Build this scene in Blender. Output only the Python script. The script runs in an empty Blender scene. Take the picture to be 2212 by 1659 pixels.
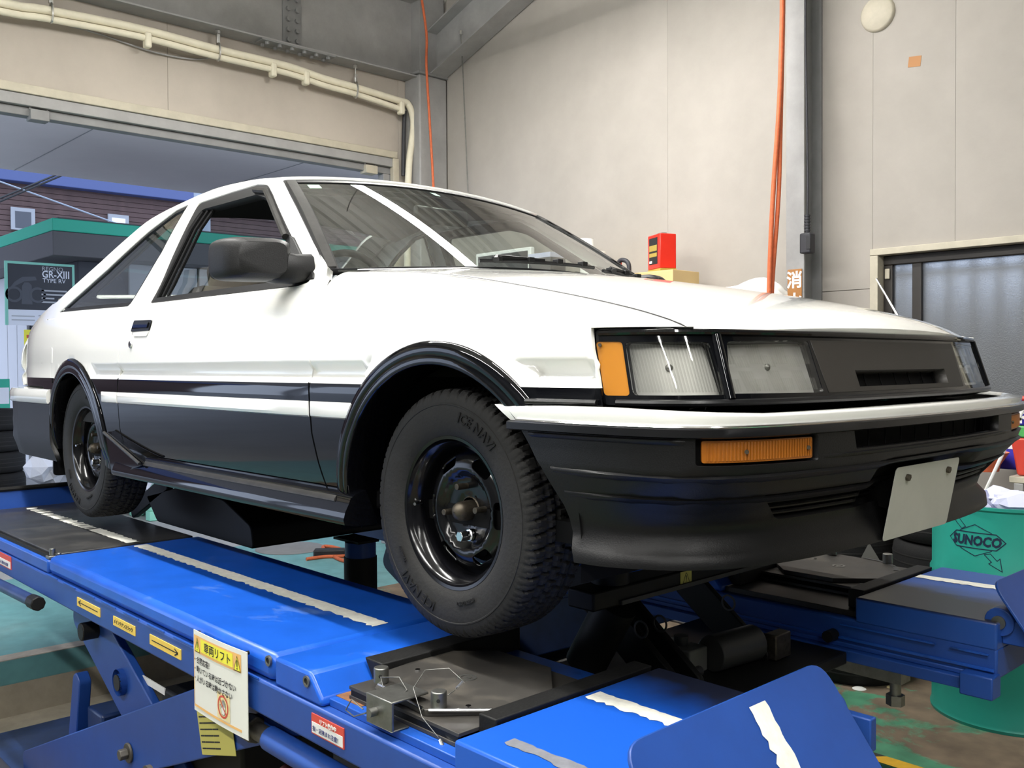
import bpy, bmesh, math, random
from mathutils import Vector, Matrix, geometry
random.seed(7)
scene = bpy.context.scene
COL = scene.collection
# ------------------------------------------------------------------ camera
CAM_F = 2041.3; CAM_C = Vector((1.6847, -2.1270, .6304))
_a, _p, _r = .82122, .020625, -.006078
_d = Vector((-math.sin(_a)*math.cos(_p), math.cos(_a)*math.cos(_p), -math.sin(_p)))
_x = Vector((math.cos(_a), math.sin(_a), 0)); _u = _x.cross(_d)
CR = _x*math.cos(_r) + _u*math.sin(_r); CU = -_x*math.sin(_r) + _u*math.cos(_r); CD = _d
cam = bpy.data.cameras.new('camera'); cam.sensor_width = 36; cam.sensor_fit = 'HORIZONTAL'; cam.lens = 36*CAM_F/2212
cam.clip_start = .05; cam.clip_end = 200
camo = bpy.data.objects.new('camera', cam); COL.objects.link(camo)
M = Matrix((CR, CU, -CD)).transposed().to_4x4(); M.translation = CAM_C
camo.matrix_world = M
scene.camera = camo
# a photo pixel gives a direction; the plane it touches gives its distance
def pray(px): return CD + CR*((px[0]-1106)/CAM_F) - CU*((px[1]-829.5)/CAM_F)
def pAx(px, ax, v):
    r = pray(px); return CAM_C + r*((v-CAM_C[ax])/r[ax])
def pX(px, v): return pAx(px, 0, v)
def pY(px, v): return pAx(px, 1, v)
def pZ(px, v): return pAx(px, 2, v)
# ------------------------------------------------------------------ world + exposure
FLOOR = -.82
scene.view_settings.view_transform = 'Standard'; scene.view_settings.look = 'None'
scene.view_settings.gamma = 1; scene.view_settings.use_curve_mapping = False
scene.view_settings.exposure = 0.22
W = bpy.data.worlds.new('overcast_sky'); scene.world = W; W.use_nodes = True
bgn = W.node_tree.nodes['Background']; bgn.inputs[0].default_value = (.56, .66, .86, 1); bgn.inputs[1].default_value = 3.0
# ------------------------------------------------------------------ materials
MATS = {}
def mat(name, col, rough=.5, metal=0, coat=0, spec=.5, bump=0, bscale=40, var=0, vscale=3, emis=None, estr=0, alpha=1):
    m = bpy.data.materials.new(name); m.use_nodes = True; MATS[name] = m
    nt = m.node_tree; b = nt.nodes['Principled BSDF']
    c = (*col, 1)
    b.inputs['Base Color'].default_value = c; b.inputs['Roughness'].default_value = rough; b.inputs['Metallic'].default_value = metal
    b.inputs['Coat Weight'].default_value = coat; b.inputs['Coat Roughness'].default_value = .04; b.inputs['Specular IOR Level'].default_value = spec
    tc = nt.nodes.new('ShaderNodeTexCoord')
    if var:
        n = nt.nodes.new('ShaderNodeTexNoise'); n.inputs['Scale'].default_value = vscale; n.inputs['Detail'].default_value = 8; n.inputs['Roughness'].default_value = .65
        nt.links.new(tc.outputs['Object'], n.inputs['Vector'])
        r = nt.nodes.new('ShaderNodeMapRange'); r.inputs[1].default_value = .3; r.inputs[2].default_value = .7; r.inputs[3].default_value = 1-var; r.inputs[4].default_value = 1+var
        nt.links.new(n.outputs[0], r.inputs[0])
        mx = nt.nodes.new('ShaderNodeMix'); mx.data_type = 'RGBA'; mx.blend_type = 'MULTIPLY'; mx.inputs[0].default_value = 1; mx.inputs[6].default_value = c
        nt.links.new(r.outputs[0], mx.inputs[7]); nt.links.new(mx.outputs[2], b.inputs['Base Color'])
    if bump:
        n2 = nt.nodes.new('ShaderNodeTexNoise'); n2.inputs['Scale'].default_value = bscale; n2.inputs['Detail'].default_value = 6
        nt.links.new(tc.outputs['Object'], n2.inputs['Vector'])
        bp = nt.nodes.new('ShaderNodeBump'); bp.inputs['Strength'].default_value = bump; bp.inputs['Distance'].default_value = .01
        nt.links.new(n2.outputs[0], bp.inputs['Height']); nt.links.new(bp.outputs[0], b.inputs['Normal'])
    if emis:
        b.inputs['Emission Color'].default_value = (*emis, 1); b.inputs['Emission Strength'].default_value = estr
    return m
def worn(name, col, col2, scale=2.5, lo=.5, hi=.56, rough=.45, rough2=.8, detail=9, dist=.3, stretch=(1, 1, 1), var=.12, bump=.1):
    """paint col worn through to col2 along a noise threshold"""
    m = bpy.data.materials.new(name); m.use_nodes = True; MATS[name] = m
    nt = m.node_tree; N = nt.nodes; L = nt.links; b = N['Principled BSDF']
    tc = N.new('ShaderNodeTexCoord'); mp = N.new('ShaderNodeMapping'); mp.inputs['Scale'].default_value = stretch
    L.new(tc.outputs['Object'], mp.inputs[0])
    n = N.new('ShaderNodeTexNoise'); n.inputs['Scale'].default_value = scale; n.inputs['Detail'].default_value = detail; n.inputs['Roughness'].default_value = .62; n.inputs['Distortion'].default_value = dist
    L.new(mp.outputs[0], n.inputs['Vector'])
    r = N.new('ShaderNodeMapRange'); r.inputs[1].default_value = lo; r.inputs[2].default_value = hi; L.new(n.outputs[0], r.inputs[0])
    n2 = N.new('ShaderNodeTexNoise'); n2.inputs['Scale'].default_value = 9; n2.inputs['Detail'].default_value = 8; L.new(tc.outputs['Object'], n2.inputs['Vector'])
    r2 = N.new('ShaderNodeMapRange'); r2.inputs[1].default_value = .3; r2.inputs[2].default_value = .7; r2.inputs[3].default_value = 1-var; r2.inputs[4].default_value = 1+var; L.new(n2.outputs[0], r2.inputs[0])
    mx = N.new('ShaderNodeMix'); mx.data_type = 'RGBA'; mx.inputs[6].default_value = (*col, 1); mx.inputs[7].default_value = (*col2, 1); L.new(r.outputs[0], mx.inputs[0])
    mu = N.new('ShaderNodeMix'); mu.data_type = 'RGBA'; mu.blend_type = 'MULTIPLY'; mu.inputs[0].default_value = 1
    L.new(mx.outputs[2], mu.inputs[6]); L.new(r2.outputs[0], mu.inputs[7]); L.new(mu.outputs[2], b.inputs['Base Color'])
    rr = N.new('ShaderNodeMapRange'); rr.inputs[3].default_value = rough; rr.inputs[4].default_value = rough2; L.new(r.outputs[0], rr.inputs[0]); L.new(rr.outputs[0], b.inputs['Roughness'])
    bp = N.new('ShaderNodeBump'); bp.inputs['Strength'].default_value = bump; bp.inputs['Distance'].default_value = .004; bp.invert = True
    L.new(r.outputs[0], bp.inputs['Height']); L.new(bp.outputs[0], b.inputs['Normal'])
    return m
def glass(name, tint, refl=1.0, rough=0.0, ior=1.5):
    m = bpy.data.materials.new(name); m.use_nodes = True; MATS[name] = m
    nt = m.node_tree; N = nt.nodes; L = nt.links; N.remove(N['Principled BSDF'])
    t = N.new('ShaderNodeBsdfTransparent'); t.inputs[0].default_value = (*tint, 1)
    g = N.new('ShaderNodeBsdfGlossy'); g.inputs['Roughness'].default_value = rough; g.inputs[0].default_value = (refl, refl, refl, 1)
    f = N.new('ShaderNodeFresnel'); f.inputs[0].default_value = ior
    ge = N.new('ShaderNodeNewGeometry'); mi = N.new('ShaderNodeMapRange'); mi.inputs[3].default_value = ior; mi.inputs[4].default_value = 1/ior; L.new(ge.outputs['Backfacing'], mi.inputs[0]); L.new(mi.outputs[0], f.inputs[0])
    x = N.new('ShaderNodeMixShader'); L.new(f.outputs[0], x.inputs[0]); L.new(t.outputs[0], x.inputs[1]); L.new(g.outputs[0], x.inputs[2])
    L.new(x.outputs[0], N['Material Output'].inputs[0])
    return m
mat('white_paint', (.90, .90, .865), .22, coat=1, spec=.5)
mat('black_paint', (.0022, .0024, .0034), .045)
mat('black_plastic', (.0055, .0055, .006), .42, spec=.3, bump=.08, bscale=350)
mat('satin_black', (.006, .006, .007), .32, spec=.4)
mat('grille_plastic', (.024, .021, .018), .55, bump=.06, bscale=400)
mat('mirror_plastic', (.010, .010, .0105), .5, spec=.35, bump=.1, bscale=350)
mat('rubber_trim', (.007, .007, .008), .5, spec=.35)
mat('dull_trim', (.026, .025, .024), .4, spec=.4, var=.5, vscale=14)
mat('dark_under', (.004, .004, .0045), .8, spec=.2)
mat('dark_cloth', (.012, .012, .013), .9, bump=.1, bscale=200)
mat('headliner', (.010, .010, .011), .9)
mat('tire_rubber', (.016, .0155, .015), .72, spec=.35, bump=.12, bscale=120, var=.15, vscale=10)
mat('tire_dark', (.010, .010, .0105), .8, spec=.3, bump=.1, bscale=90)
mat('rim_black', (.0035, .0035, .0045), .16, spec=.42)
mat('oil_grime', (.030, .026, .023), .45, var=.4, vscale=6)
mat('hub_steel', (.10, .085, .065), .5, metal=.8, var=.4, vscale=60)
mat('chrome', (.75, .75, .76), .12, metal=1)
mat('zinc', (.26, .26, .245), .45, metal=1, var=.2, vscale=30)
mat('oily_steel', (.085, .078, .066), .5, metal=.35, var=.45, vscale=9, bump=.05)
mat('amber_lens', (.50, .195, .018), .25, coat=.5)
mat('signal_amber', (.40, .125, .010), .3, coat=.4)
mat('reflector', (.52, .52, .50), .4, metal=.5)
mat('dark_wall', (.085, .09, .10), .7, var=.15, vscale=2)
mat('shutter_dark', (.12, .125, .135), .5)
mat('plate_white', (.52, .52, .47), .45, var=.06, vscale=8)
mat('sticker_mint', (.62, .92, .80), .5)
mat('galvanised', (.62, .62, .60), .3, metal=1, var=.15, vscale=40)
mat('ground_grey', (.34, .345, .35), .85, var=.12, vscale=.8, bump=.1, bscale=20)
worn('lift_blue', (.013, .085, .42), (.006, .012, .04), 3.2, .60, .74, .35, .6, stretch=(1, 1.6, 1), var=.12, bump=.04)
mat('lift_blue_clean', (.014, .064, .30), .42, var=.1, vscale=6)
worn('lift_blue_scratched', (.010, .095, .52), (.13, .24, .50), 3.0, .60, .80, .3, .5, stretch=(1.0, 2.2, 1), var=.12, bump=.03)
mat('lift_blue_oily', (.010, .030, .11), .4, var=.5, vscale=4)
mat('white_line', (.84, .83, .75), .7, var=.12, vscale=30, bump=.2, bscale=60)
mat('grey_line', (.17, .175, .20), .7, var=.2, vscale=30)
worn('slip_plate', (.035, .034, .034), (.06, .058, .055), 5, .5, .7, .33, .42, var=.25, bump=.03)
worn('turn_steel', (.040, .037, .033), (.085, .074, .058), 6, .5, .72, .5, .7, var=.25, bump=.05)
mat('bar_black', (.008, .008, .008), .6, spec=.3, var=.3, vscale=12, bump=.1, bscale=150)
mat('rust', (.20, .085, .03), .85, var=.4, vscale=30)
mat('yellow_label', (.80, .56, .09), .5)
mat('red_label', (.62, .07, .045), .5)
mat('white_label', (.80, .79, .76), .5)
mat('ink', (.012, .012, .014), .6)
mat('ink_blue', (.03, .04, .16), .6)
mat('paper_white', (.80, .80, .74), .55)
mat('paper_orange', (.86, .50, .17), .55)
mat('paper_yellow', (.90, .83, .06), .55)
mat('paper_dull', (.55, .50, .12), .6)
mat('paper_cream', (.86, .72, .38), .55)
mat('jack_black', (.006, .006, .006), .55, spec=.3)
mat('pump_grey', (.045, .045, .044), .45)
mat('valve_beige', (.22, .22, .20), .5)
mat('hose_red', (.10, .018, .016), .6)
mat('wall_panel', (.345, .318, .285), .8, var=.09, vscale=1.6, bump=.04, bscale=60)
mat('wall_eave', (.43, .385, .33), .8, var=.09, vscale=1.6, bump=.04, bscale=60)
mat('steel_grey', (.29, .285, .28), .6, var=.14, vscale=5)
mat('steel_dark', (.21, .21, .21), .6, var=.14, vscale=5)
mat('roof_sheet', (.60, .59, .55), .6, var=.1, vscale=3)
mat('pipe_cream', (.72, .67, .53), .6, var=.08, vscale=8)
mat('frame_cream', (.46, .42, .33), .6, var=.12, vscale=8)
mat('concrete_pit', (.36, .32, .25), .9, var=.25, vscale=3, bump=.15, bscale=30)
worn('floor_green', (.085, .27, .16), (.17, .125, .085), 1.7, .44, .47, .4, .85, detail=12, dist=.4, var=.3, bump=.25)
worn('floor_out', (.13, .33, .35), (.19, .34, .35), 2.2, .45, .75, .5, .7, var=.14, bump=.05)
mat('hazard_yellow', (.70, .40, .02), .6, var=.2, vscale=12)
mat('hazard_black', (.03, .028, .026), .7, var=.2, vscale=12)
mat('edge_grey', (.42, .38, .33), .85, var=.3, vscale=7)
mat('orange_rope', (.55, .12, .04), .65, var=.15, vscale=40)
mat('sign_brown', (.36, .155, .04), .6)
mat('cable_dark', (.024, .024, .030), .6)
mat('window_brown', (.018, .014, .011), .5)
mat('can_red', (.62, .025, .012), .3)
mat('can_gold', (.40, .29, .05), .4)
mat('carton_tan', (.58, .42, .20), .8)
mat('cloth_white', (.80, .80, .77), .85, bump=.3, bscale=20)
mat('tissue', (.92, .92, .90), .9)
mat('drum_green', (.018, .30, .235), .42, var=.06, vscale=4)
mat('logo_navy', (.012, .022, .055), .5)
mat('wipe_lilac', (.60, .62, .80), .9)
mat('bottle_blue', (.05, .04, .45), .4)
mat('bag_red', (.55, .05, .03), .4)
mat('bag_orange', (.62, .14, .06), .5)
mat('bag_green', (.08, .38, .10), .4)
mat('dark_grey', (.05, .05, .052), .6)
mat('carton_red', (.45, .07, .04), .7)
mat('canopy', (.76, .70, .67), .7, var=.05, vscale=.6)
mat('fascia_green', (.03, .42, .28), .6)
mat('fascia_grey', (.085, .082, .085), .55)
mat('poster_black', (.018, .020, .028), .5)
mat('poster_grey', (.06, .065, .08), .5)
mat('poster_white', (.78, .80, .86), .6)
mat('poster_text', (.45, .46, .48), .6)
mat('shop_white', (.66, .66, .68), .7)
mat('brick_brown', (.085, .050, .046), .8, var=.2, vscale=4)
mat('blue_fascia', (.055, .08, .21), .5)
mat('far_frame', (.30, .31, .33), .6)
glass('pane_dark', (.10, .12, .16), 1)
mat('pallet_mint', (.25, .62, .48), .6)
mat('plastic_bag', (.70, .72, .80), .35, bump=.5, bscale=25)
mat('grey_pole', (.30, .34, .40), .6)
mat('wire', (.02, .02, .022), .6)
mat('tube_lamp', (1, 1, 1), .5, emis=(1, .985, .945), estr=55)
mat('lamp_white', (.75, .75, .73), .5)
glass('windshield_glass', (.80, .86, .81), 1, 0, 1.75)
glass('side_glass', (.70, .73, .72), 1, 0, 1.7)
glass('clear_lens', (.96, .96, .95), 1, .02, 1.5)
glass('lens_ridge', (.92, .92, .90), .9, .15, 1.9)
glass('film', (.93, .93, .92), .7, .1, 1.45)

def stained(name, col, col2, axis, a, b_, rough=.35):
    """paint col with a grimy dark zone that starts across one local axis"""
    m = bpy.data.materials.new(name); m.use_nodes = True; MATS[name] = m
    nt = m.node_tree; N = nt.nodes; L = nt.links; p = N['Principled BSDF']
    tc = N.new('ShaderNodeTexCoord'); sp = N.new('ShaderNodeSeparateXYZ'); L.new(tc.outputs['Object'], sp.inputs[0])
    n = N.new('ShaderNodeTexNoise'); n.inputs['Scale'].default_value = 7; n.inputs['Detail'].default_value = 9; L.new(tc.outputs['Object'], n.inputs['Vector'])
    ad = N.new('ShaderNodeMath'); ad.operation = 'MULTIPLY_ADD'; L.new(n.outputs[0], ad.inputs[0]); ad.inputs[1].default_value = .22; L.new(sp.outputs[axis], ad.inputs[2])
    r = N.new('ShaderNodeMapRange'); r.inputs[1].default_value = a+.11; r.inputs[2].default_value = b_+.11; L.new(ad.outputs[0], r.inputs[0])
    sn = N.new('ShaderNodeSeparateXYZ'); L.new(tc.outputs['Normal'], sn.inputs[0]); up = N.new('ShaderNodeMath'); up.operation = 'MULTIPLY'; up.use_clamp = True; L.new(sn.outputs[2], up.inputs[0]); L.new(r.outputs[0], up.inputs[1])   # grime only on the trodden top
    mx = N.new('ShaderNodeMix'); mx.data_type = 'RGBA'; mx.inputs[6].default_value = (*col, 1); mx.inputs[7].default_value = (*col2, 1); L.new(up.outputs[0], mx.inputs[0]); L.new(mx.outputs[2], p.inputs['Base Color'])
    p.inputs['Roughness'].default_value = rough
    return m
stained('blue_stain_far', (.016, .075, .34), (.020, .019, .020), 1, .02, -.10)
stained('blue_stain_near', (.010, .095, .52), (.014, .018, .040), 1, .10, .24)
def lerp(a,b,t): return a+(b-a)*t
def pchip(xs,ys):
    n=len(xs);h=[xs[i+1]-xs[i] for i in range(n-1)];dl=[(ys[i+1]-ys[i])/h[i] for i in range(n-1)]
    m=[0]*n;m[0]=dl[0];m[-1]=dl[-1]
    for i in range(1,n-1):
        if dl[i-1]*dl[i]<=0: m[i]=0
        else:
            w1=2*h[i]+h[i-1];w2=h[i]+2*h[i-1];m[i]=(w1+w2)/(w1/dl[i-1]+w2/dl[i])
    def f(x):
        if x<=xs[0]: return ys[0]+m[0]*(x-xs[0])
        if x>=xs[-1]: return ys[-1]+m[-1]*(x-xs[-1])
        lo,hi=0,n-1
        while hi-lo>1:
            k=(lo+hi)//2
            if xs[k]<=x: lo=k
            else: hi=k
        t=(x-xs[lo])/h[lo];t2=t*t;t3=t2*t
        return (2*t3-3*t2+1)*ys[lo]+(t3-2*t2+t)*h[lo]*m[lo]+(-2*t3+3*t2)*ys[lo+1]+(t3-t2)*h[lo]*m[lo+1]
    return f
def lin(xs,ys):
    def f(x):
        if x<=xs[0]: return ys[0]
        for i in range(len(xs)-1):
            if x<=xs[i+1]: return lerp(ys[i],ys[i+1],(x-xs[i])/(xs[i+1]-xs[i]))
        return ys[-1]
    return f
# ---- body side half width
_yb=pchip([.16,.20,.26,.32,.40,.494,.584,.64,.70,.76,.81,.85,.875,.92,1.05,1.18,1.26,1.32],
          [.66,.715,.765,.786,.797,.803,.806,.806,.805,.797,.783,.763,.748,.724,.668,.606,.560,.50])
_kx=pchip([-3.45,-3.38,-3.2,-3.0,-2.6,-2.2,-.3,.1,.35,.47,.56],[.80,.86,.925,.96,.988,1,1,.995,.975,.955,.925])
def groove(x,z):
    g=lin([.584,.612,.639,.65],[0,-.019,0,0])(z)
    q=max(0,min(1,(.639-z)/.027))
    if x>0:
        a=lerp(.257,.309,q);g*=lin([a,a+.008,.455,.463],[0,1,1,0])(x)
    elif x>-.35:
        a=lerp(-.236,-.267,q);g*=lin([a-.008,a],[1,0])(x)
    return g
def Yside(x,z): return _yb(z)*_kx(x)+groove(x,z)
# ---- plan curves (s = arc param from car centre; + is the near side, y negative)
def plan(pts):
    L=[0]
    for a,b in zip(pts,pts[1:]): L.append(L[-1]+math.dist(a,b))
    fx=pchip(L,[p[0] for p in pts]);fy=pchip(L,[p[1] for p in pts])
    return fx,fy,L[-1]
_f=plan([(.706,0),(.704,.2),(.695,.35),(.684,.45),(.664,.56),(.628,.655),(.57,.72),(.50,.75),(.42,.768)])
FL=_f[2]
def face(s,z):
    a=abs(s);x=_f[0](a)+(.62-z)*.33;y=_f[1](a)
    return (x,-y if s>0 else y,z)
_bt=plan([(.800,0),(.797,.2),(.786,.37),(.766,.55),(.737,.67),(.70,.737),(.645,.775),(.55,.795),(.4,.803),(.2,.803)])
_bl=plan([(.715,0),(.712,.2),(.70,.35),(.675,.5),(.64,.59),(.595,.668),(.53,.727),(.45,.760),(.25,.79)])
_bp=plan([(.738,0),(.735,.2),(.725,.36),(.70,.52),(.668,.615),(.61,.70),(.54,.75),(.47,.78),(.25,.80)])
_bo=pchip([.24,.264,.278,.298,.325,.40,.56],[1,1,.72,.22,0,0,0])
def bump(s,z):  # s normalised -1..1 (+ near side)
    a=abs(s)
    t=[ (p[0](a*p[2]),p[1](a*p[2])) for p in (_bt,_bl,_bp)]
    w=lin([.30,.33,.41,.435],[0,.16,.86,1])(z)            # upper vs lower plan
    x=lerp(t[1][0],t[0][0],w);y=lerp(t[1][1],t[0][1],w)
    x-=.034*max(0,min(1,(.22-a)/.06))*max(0,min(1,(z-.31)/.03))*max(0,min(1,(.43-z)/.02))
    l=_bo(z) if z<.40 else 0
    x=lerp(x,t[2][0],l);y=lerp(y,t[2][1],l)
    return (x,-y if s>0 else y,z)
# ---- hood
_hz=pchip([-.50,-.40,-.086,.18,.45,.58,.65,.69,.715],[.925,.918,.882,.840,.790,.760,.738,.715,.69])
def Zhood(x,y):
    # front edge sweeps back to the sides
    xe=x+.075*(abs(y)/.65)**2.2*max(0,min(1,(x+.1)/.7))
    return _hz(xe)-.034*(abs(y)/.65)**2
def ws(u,t):
    yh=lerp(.733,.583,t)*u
    b=lerp(.183,.035,t);k=1-u*u
    x=lerp(-.562,-1.051,t)+b*k
    z=lerp(.895,1.224,t)+lerp(.028,.038,t)*k+.02*4*t*(1-t)*.6
    return (x,-yh,z)
# ------------------------------------------------------------------ mesh helpers
WL = {}                                   # world location of each object's origin
def V(*a): return Vector(a)
def finish(name, me, mats, parent=None, base=False, smooth=40, normals=None, bevel=0, bseg=2):
    if me.vertices:
        xs = [v.co.x for v in me.vertices]; ys = [v.co.y for v in me.vertices]; zs = [v.co.z for v in me.vertices]
        c = V((min(xs)+max(xs))/2, (min(ys)+max(ys))/2, min(zs) if parent is None else (min(zs)+max(zs))/2)
    else: c = V(0, 0, 0)
    me.transform(Matrix.Translation(-c))
    if not isinstance(mats, (list, tuple)): mats = [mats]
    for m in mats: me.materials.append(MATS[m] if isinstance(m, str) else m)
    if smooth is not None:
        me.shade_smooth()
        if normals is not None: me.normals_split_custom_set_from_vertices(normals)
        elif smooth < 180: me.set_sharp_from_angle(angle=math.radians(smooth))
    o = bpy.data.objects.new(name, me); COL.objects.link(o); o.location = c; WL[o.name] = c.copy()
    if bevel:
        b = o.modifiers.new('bevel', 'BEVEL'); b.width = bevel; b.segments = bseg; b.limit_method = 'ANGLE'; b.angle_limit = math.radians(40)
    if parent is not None: adopt(o, parent)
    return o
def adopt(o, parent):
    o.parent = parent; o.matrix_parent_inverse = Matrix.Translation(-WL[parent.name])
def tag(o, label=None, cat=None, group=None, kind=None):
    if label: o['label'] = label
    if cat: o['category'] = cat
    if group: o['group'] = group
    if kind: o['kind'] = kind
    return o
def thing(name, label, cat, loc, group=None):
    o = bpy.data.objects.new(name, None); COL.objects.link(o); o.location = loc; o.empty_display_size = .1; WL[o.name] = Vector(loc)
    return tag(o, label, cat, group)
def inst(name, src, parent, loc, rotz=0, mirror=False):
    """another object on the same mesh, placed by its origin"""
    o = bpy.data.objects.new(name, src.data); COL.objects.link(o); o.location = loc; o.rotation_euler = (0, 0, rotz); WL[o.name] = Vector(loc)
    for md in src.modifiers:
        if md.type == 'BEVEL':
            b = o.modifiers.new('bevel', 'BEVEL'); b.width = md.width; b.segments = md.segments; b.limit_method = 'ANGLE'; b.angle_limit = md.angle_limit
    if parent is not None: adopt(o, parent)
    return o
class MB:
    def __init__(s): s.v = []; s.f = []; s.m = []
    def add(s, vs, fs, mi=0):
        n = len(s.v); s.v += [tuple(v) for v in vs]; s.f += [tuple(i+n for i in f) for f in fs]; s.m += [mi]*len(fs); return s
    def box(s, a, b, mi=0, rz=0, piv=None, mtx=None):
        x0, y0, z0 = a; x1, y1, z1 = b
        vs = [V(x, y, z) for z in (z0, z1) for x, y in ((x0, y0), (x1, y0), (x1, y1), (x0, y1))]
        if rz:
            p = Vector(piv) if piv else V((x0+x1)/2, (y0+y1)/2, 0); R = Matrix.Rotation(rz, 3, 'Z'); vs = [R@(v-p)+p for v in vs]
        if mtx is not None: vs = [mtx@v for v in vs]
        return s.add(vs, [(3, 2, 1, 0), (4, 5, 6, 7), (0, 1, 5, 4), (1, 2, 6, 5), (2, 3, 7, 6), (3, 0, 4, 7)], mi)
    def prism(s, poly, fa, fb, mi=0):
        """poly 2d list; fa/fb map (u,v)->xyz for both caps"""
        n = len(poly); vs = [fa(*p) for p in poly]+[fb(*p) for p in poly]
        a = sum(poly[i][0]*poly[(i+1) % n][1]-poly[(i+1) % n][0]*poly[i][1] for i in range(n))
        fs = [tuple(range(n-1, -1, -1)), tuple(range(n, 2*n))]+[(i, (i+1) % n, n+(i+1) % n, n+i) for i in range(n)]
        return s.add(vs, fs, mi)
    def tube(s, path, r, n=10, caps=True, mi=0, closed=False):
        P = [Vector(p) for p in path]; m = len(P); vs = []; up = None
        for i, p in enumerate(P):
            if closed: t = P[(i+1) % m]-P[i-1]
            else: t = (P[min(i+1, m-1)]-P[max(i-1, 0)])
            t.normalize()
            if up is None:
                up = V(0, 0, 1) if abs(t.z) < .9 else V(1, 0, 0)
            a = t.cross(up); a.normalize(); b = a.cross(t); up = b
            rr = r[i] if isinstance(r, (list, tuple)) else r
            for k in range(n):
                q = 2*math.pi*k/n; vs.append(p+a*math.cos(q)*rr+b*math.sin(q)*rr)
        fs = []
        for i in range(m if closed else m-1):
            j = (i+1) % m
            for k in range(n): fs.append((i*n+k, i*n+(k+1) % n, j*n+(k+1) % n, j*n+k))
        if caps and not closed: fs += [tuple(range(n-1, -1, -1)), tuple(range((m-1)*n, m*n))]
        return s.add(vs, fs, mi)
    def cyl(s, a, b, r, n=20, r2=None, mi=0, caps=True): return s.tube([a, b], [r, r if r2 is None else r2], n, caps, mi)
    def lathe(s, prof, o, ax='z', n=48, mi=0, closed=False):
        """prof list of (r,h) along axis from o"""
        o = Vector(o); vs = []; m = len(prof)
        for r, h in prof:
            for k in range(n):
                q = 2*math.pi*k/n; c, d = r*math.cos(q), r*math.sin(q)
                vs.append(o+(V(c, d, h) if ax == 'z' else V(c, h, d) if ax == 'y' else V(h, c, d)))
        fs = []
        for i in range(m if closed else m-1):
            j = (i+1) % m
            for k in range(n): fs.append((i*n+k, i*n+(k+1) % n, j*n+(k+1) % n, j*n+k))
        return s.add(vs, fs, mi)
    def mesh(s, name='m'):
        me = bpy.data.meshes.new(name); me.from_pydata(s.v, [], s.f)
        me.polygons.foreach_set('material_index', s.m)
        bm = bmesh.new(); bm.from_mesh(me); bmesh.ops.recalc_face_normals(bm, faces=bm.faces); bm.to_mesh(me); bm.free()
        return me
    def build(s, name, mats, parent=None, smooth=40, bevel=0, bseg=2): return finish(name, s.mesh(name), mats, parent, smooth=smooth, bevel=bevel, bseg=bseg)
def box(name, a, b, m, parent=None, bevel=.004, **k): return MB().box(a, b, **k).build(name, m, parent, bevel=bevel)
def cyl(name, a, b, r, m, parent=None, n=20, bevel=0, r2=None): return MB().cyl(a, b, r, n, r2).build(name, m, parent, bevel=bevel)
def inside(p, poly):
    x, y = p; c = False; n = len(poly); j = n-1
    for i in range(n):
        xi, yi = poly[i]; xj, yj = poly[j]
        if (yi > y) != (yj > y) and x < (xj-xi)*(y-yi)/(yj-yi)+xi: c = not c
        j = i
    return c
def resample(poly, step, closed=True):
    out = []; n = len(poly)
    for i in range(n if closed else n-1):
        a = poly[i]; b = poly[(i+1) % n]; L = math.dist(a, b); k = max(1, int(math.ceil(L/step)))
        out += [(a[0]+(b[0]-a[0])*t/k, a[1]+(b[1]-a[1])*t/k) for t in range(k)]
    if not closed: out.append(poly[-1])
    return out
def rounded(poly, r, seg=4):
    """round the corners of a 2d polygon"""
    out = []; n = len(poly)
    for i in range(n):
        p = Vector(poly[i]); a = Vector(poly[i-1]); b = Vector(poly[(i+1) % n])
        rr = r[i] if isinstance(r, (list, tuple)) else r
        if rr <= 0: out.append(tuple(p)); continue
        da = a-p; db = b-p; k = min(rr, da.length*.49, db.length*.49)
        s = p+da.normalized()*k; e = p+db.normalized()*k
        for t in range(seg+1):
            t /= seg; out.append(tuple(s*(1-t)**2+p*2*t*(1-t)+e*t*t))
    return out
def bez(p, q, c, n=8): return [(p[0]*(1-t)**2+c[0]*2*t*(1-t)+q[0]*t*t, p[1]*(1-t)**2+c[1]*2*t*(1-t)+q[1]*t*t) for t in [i/n for i in range(n+1)]]
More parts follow.
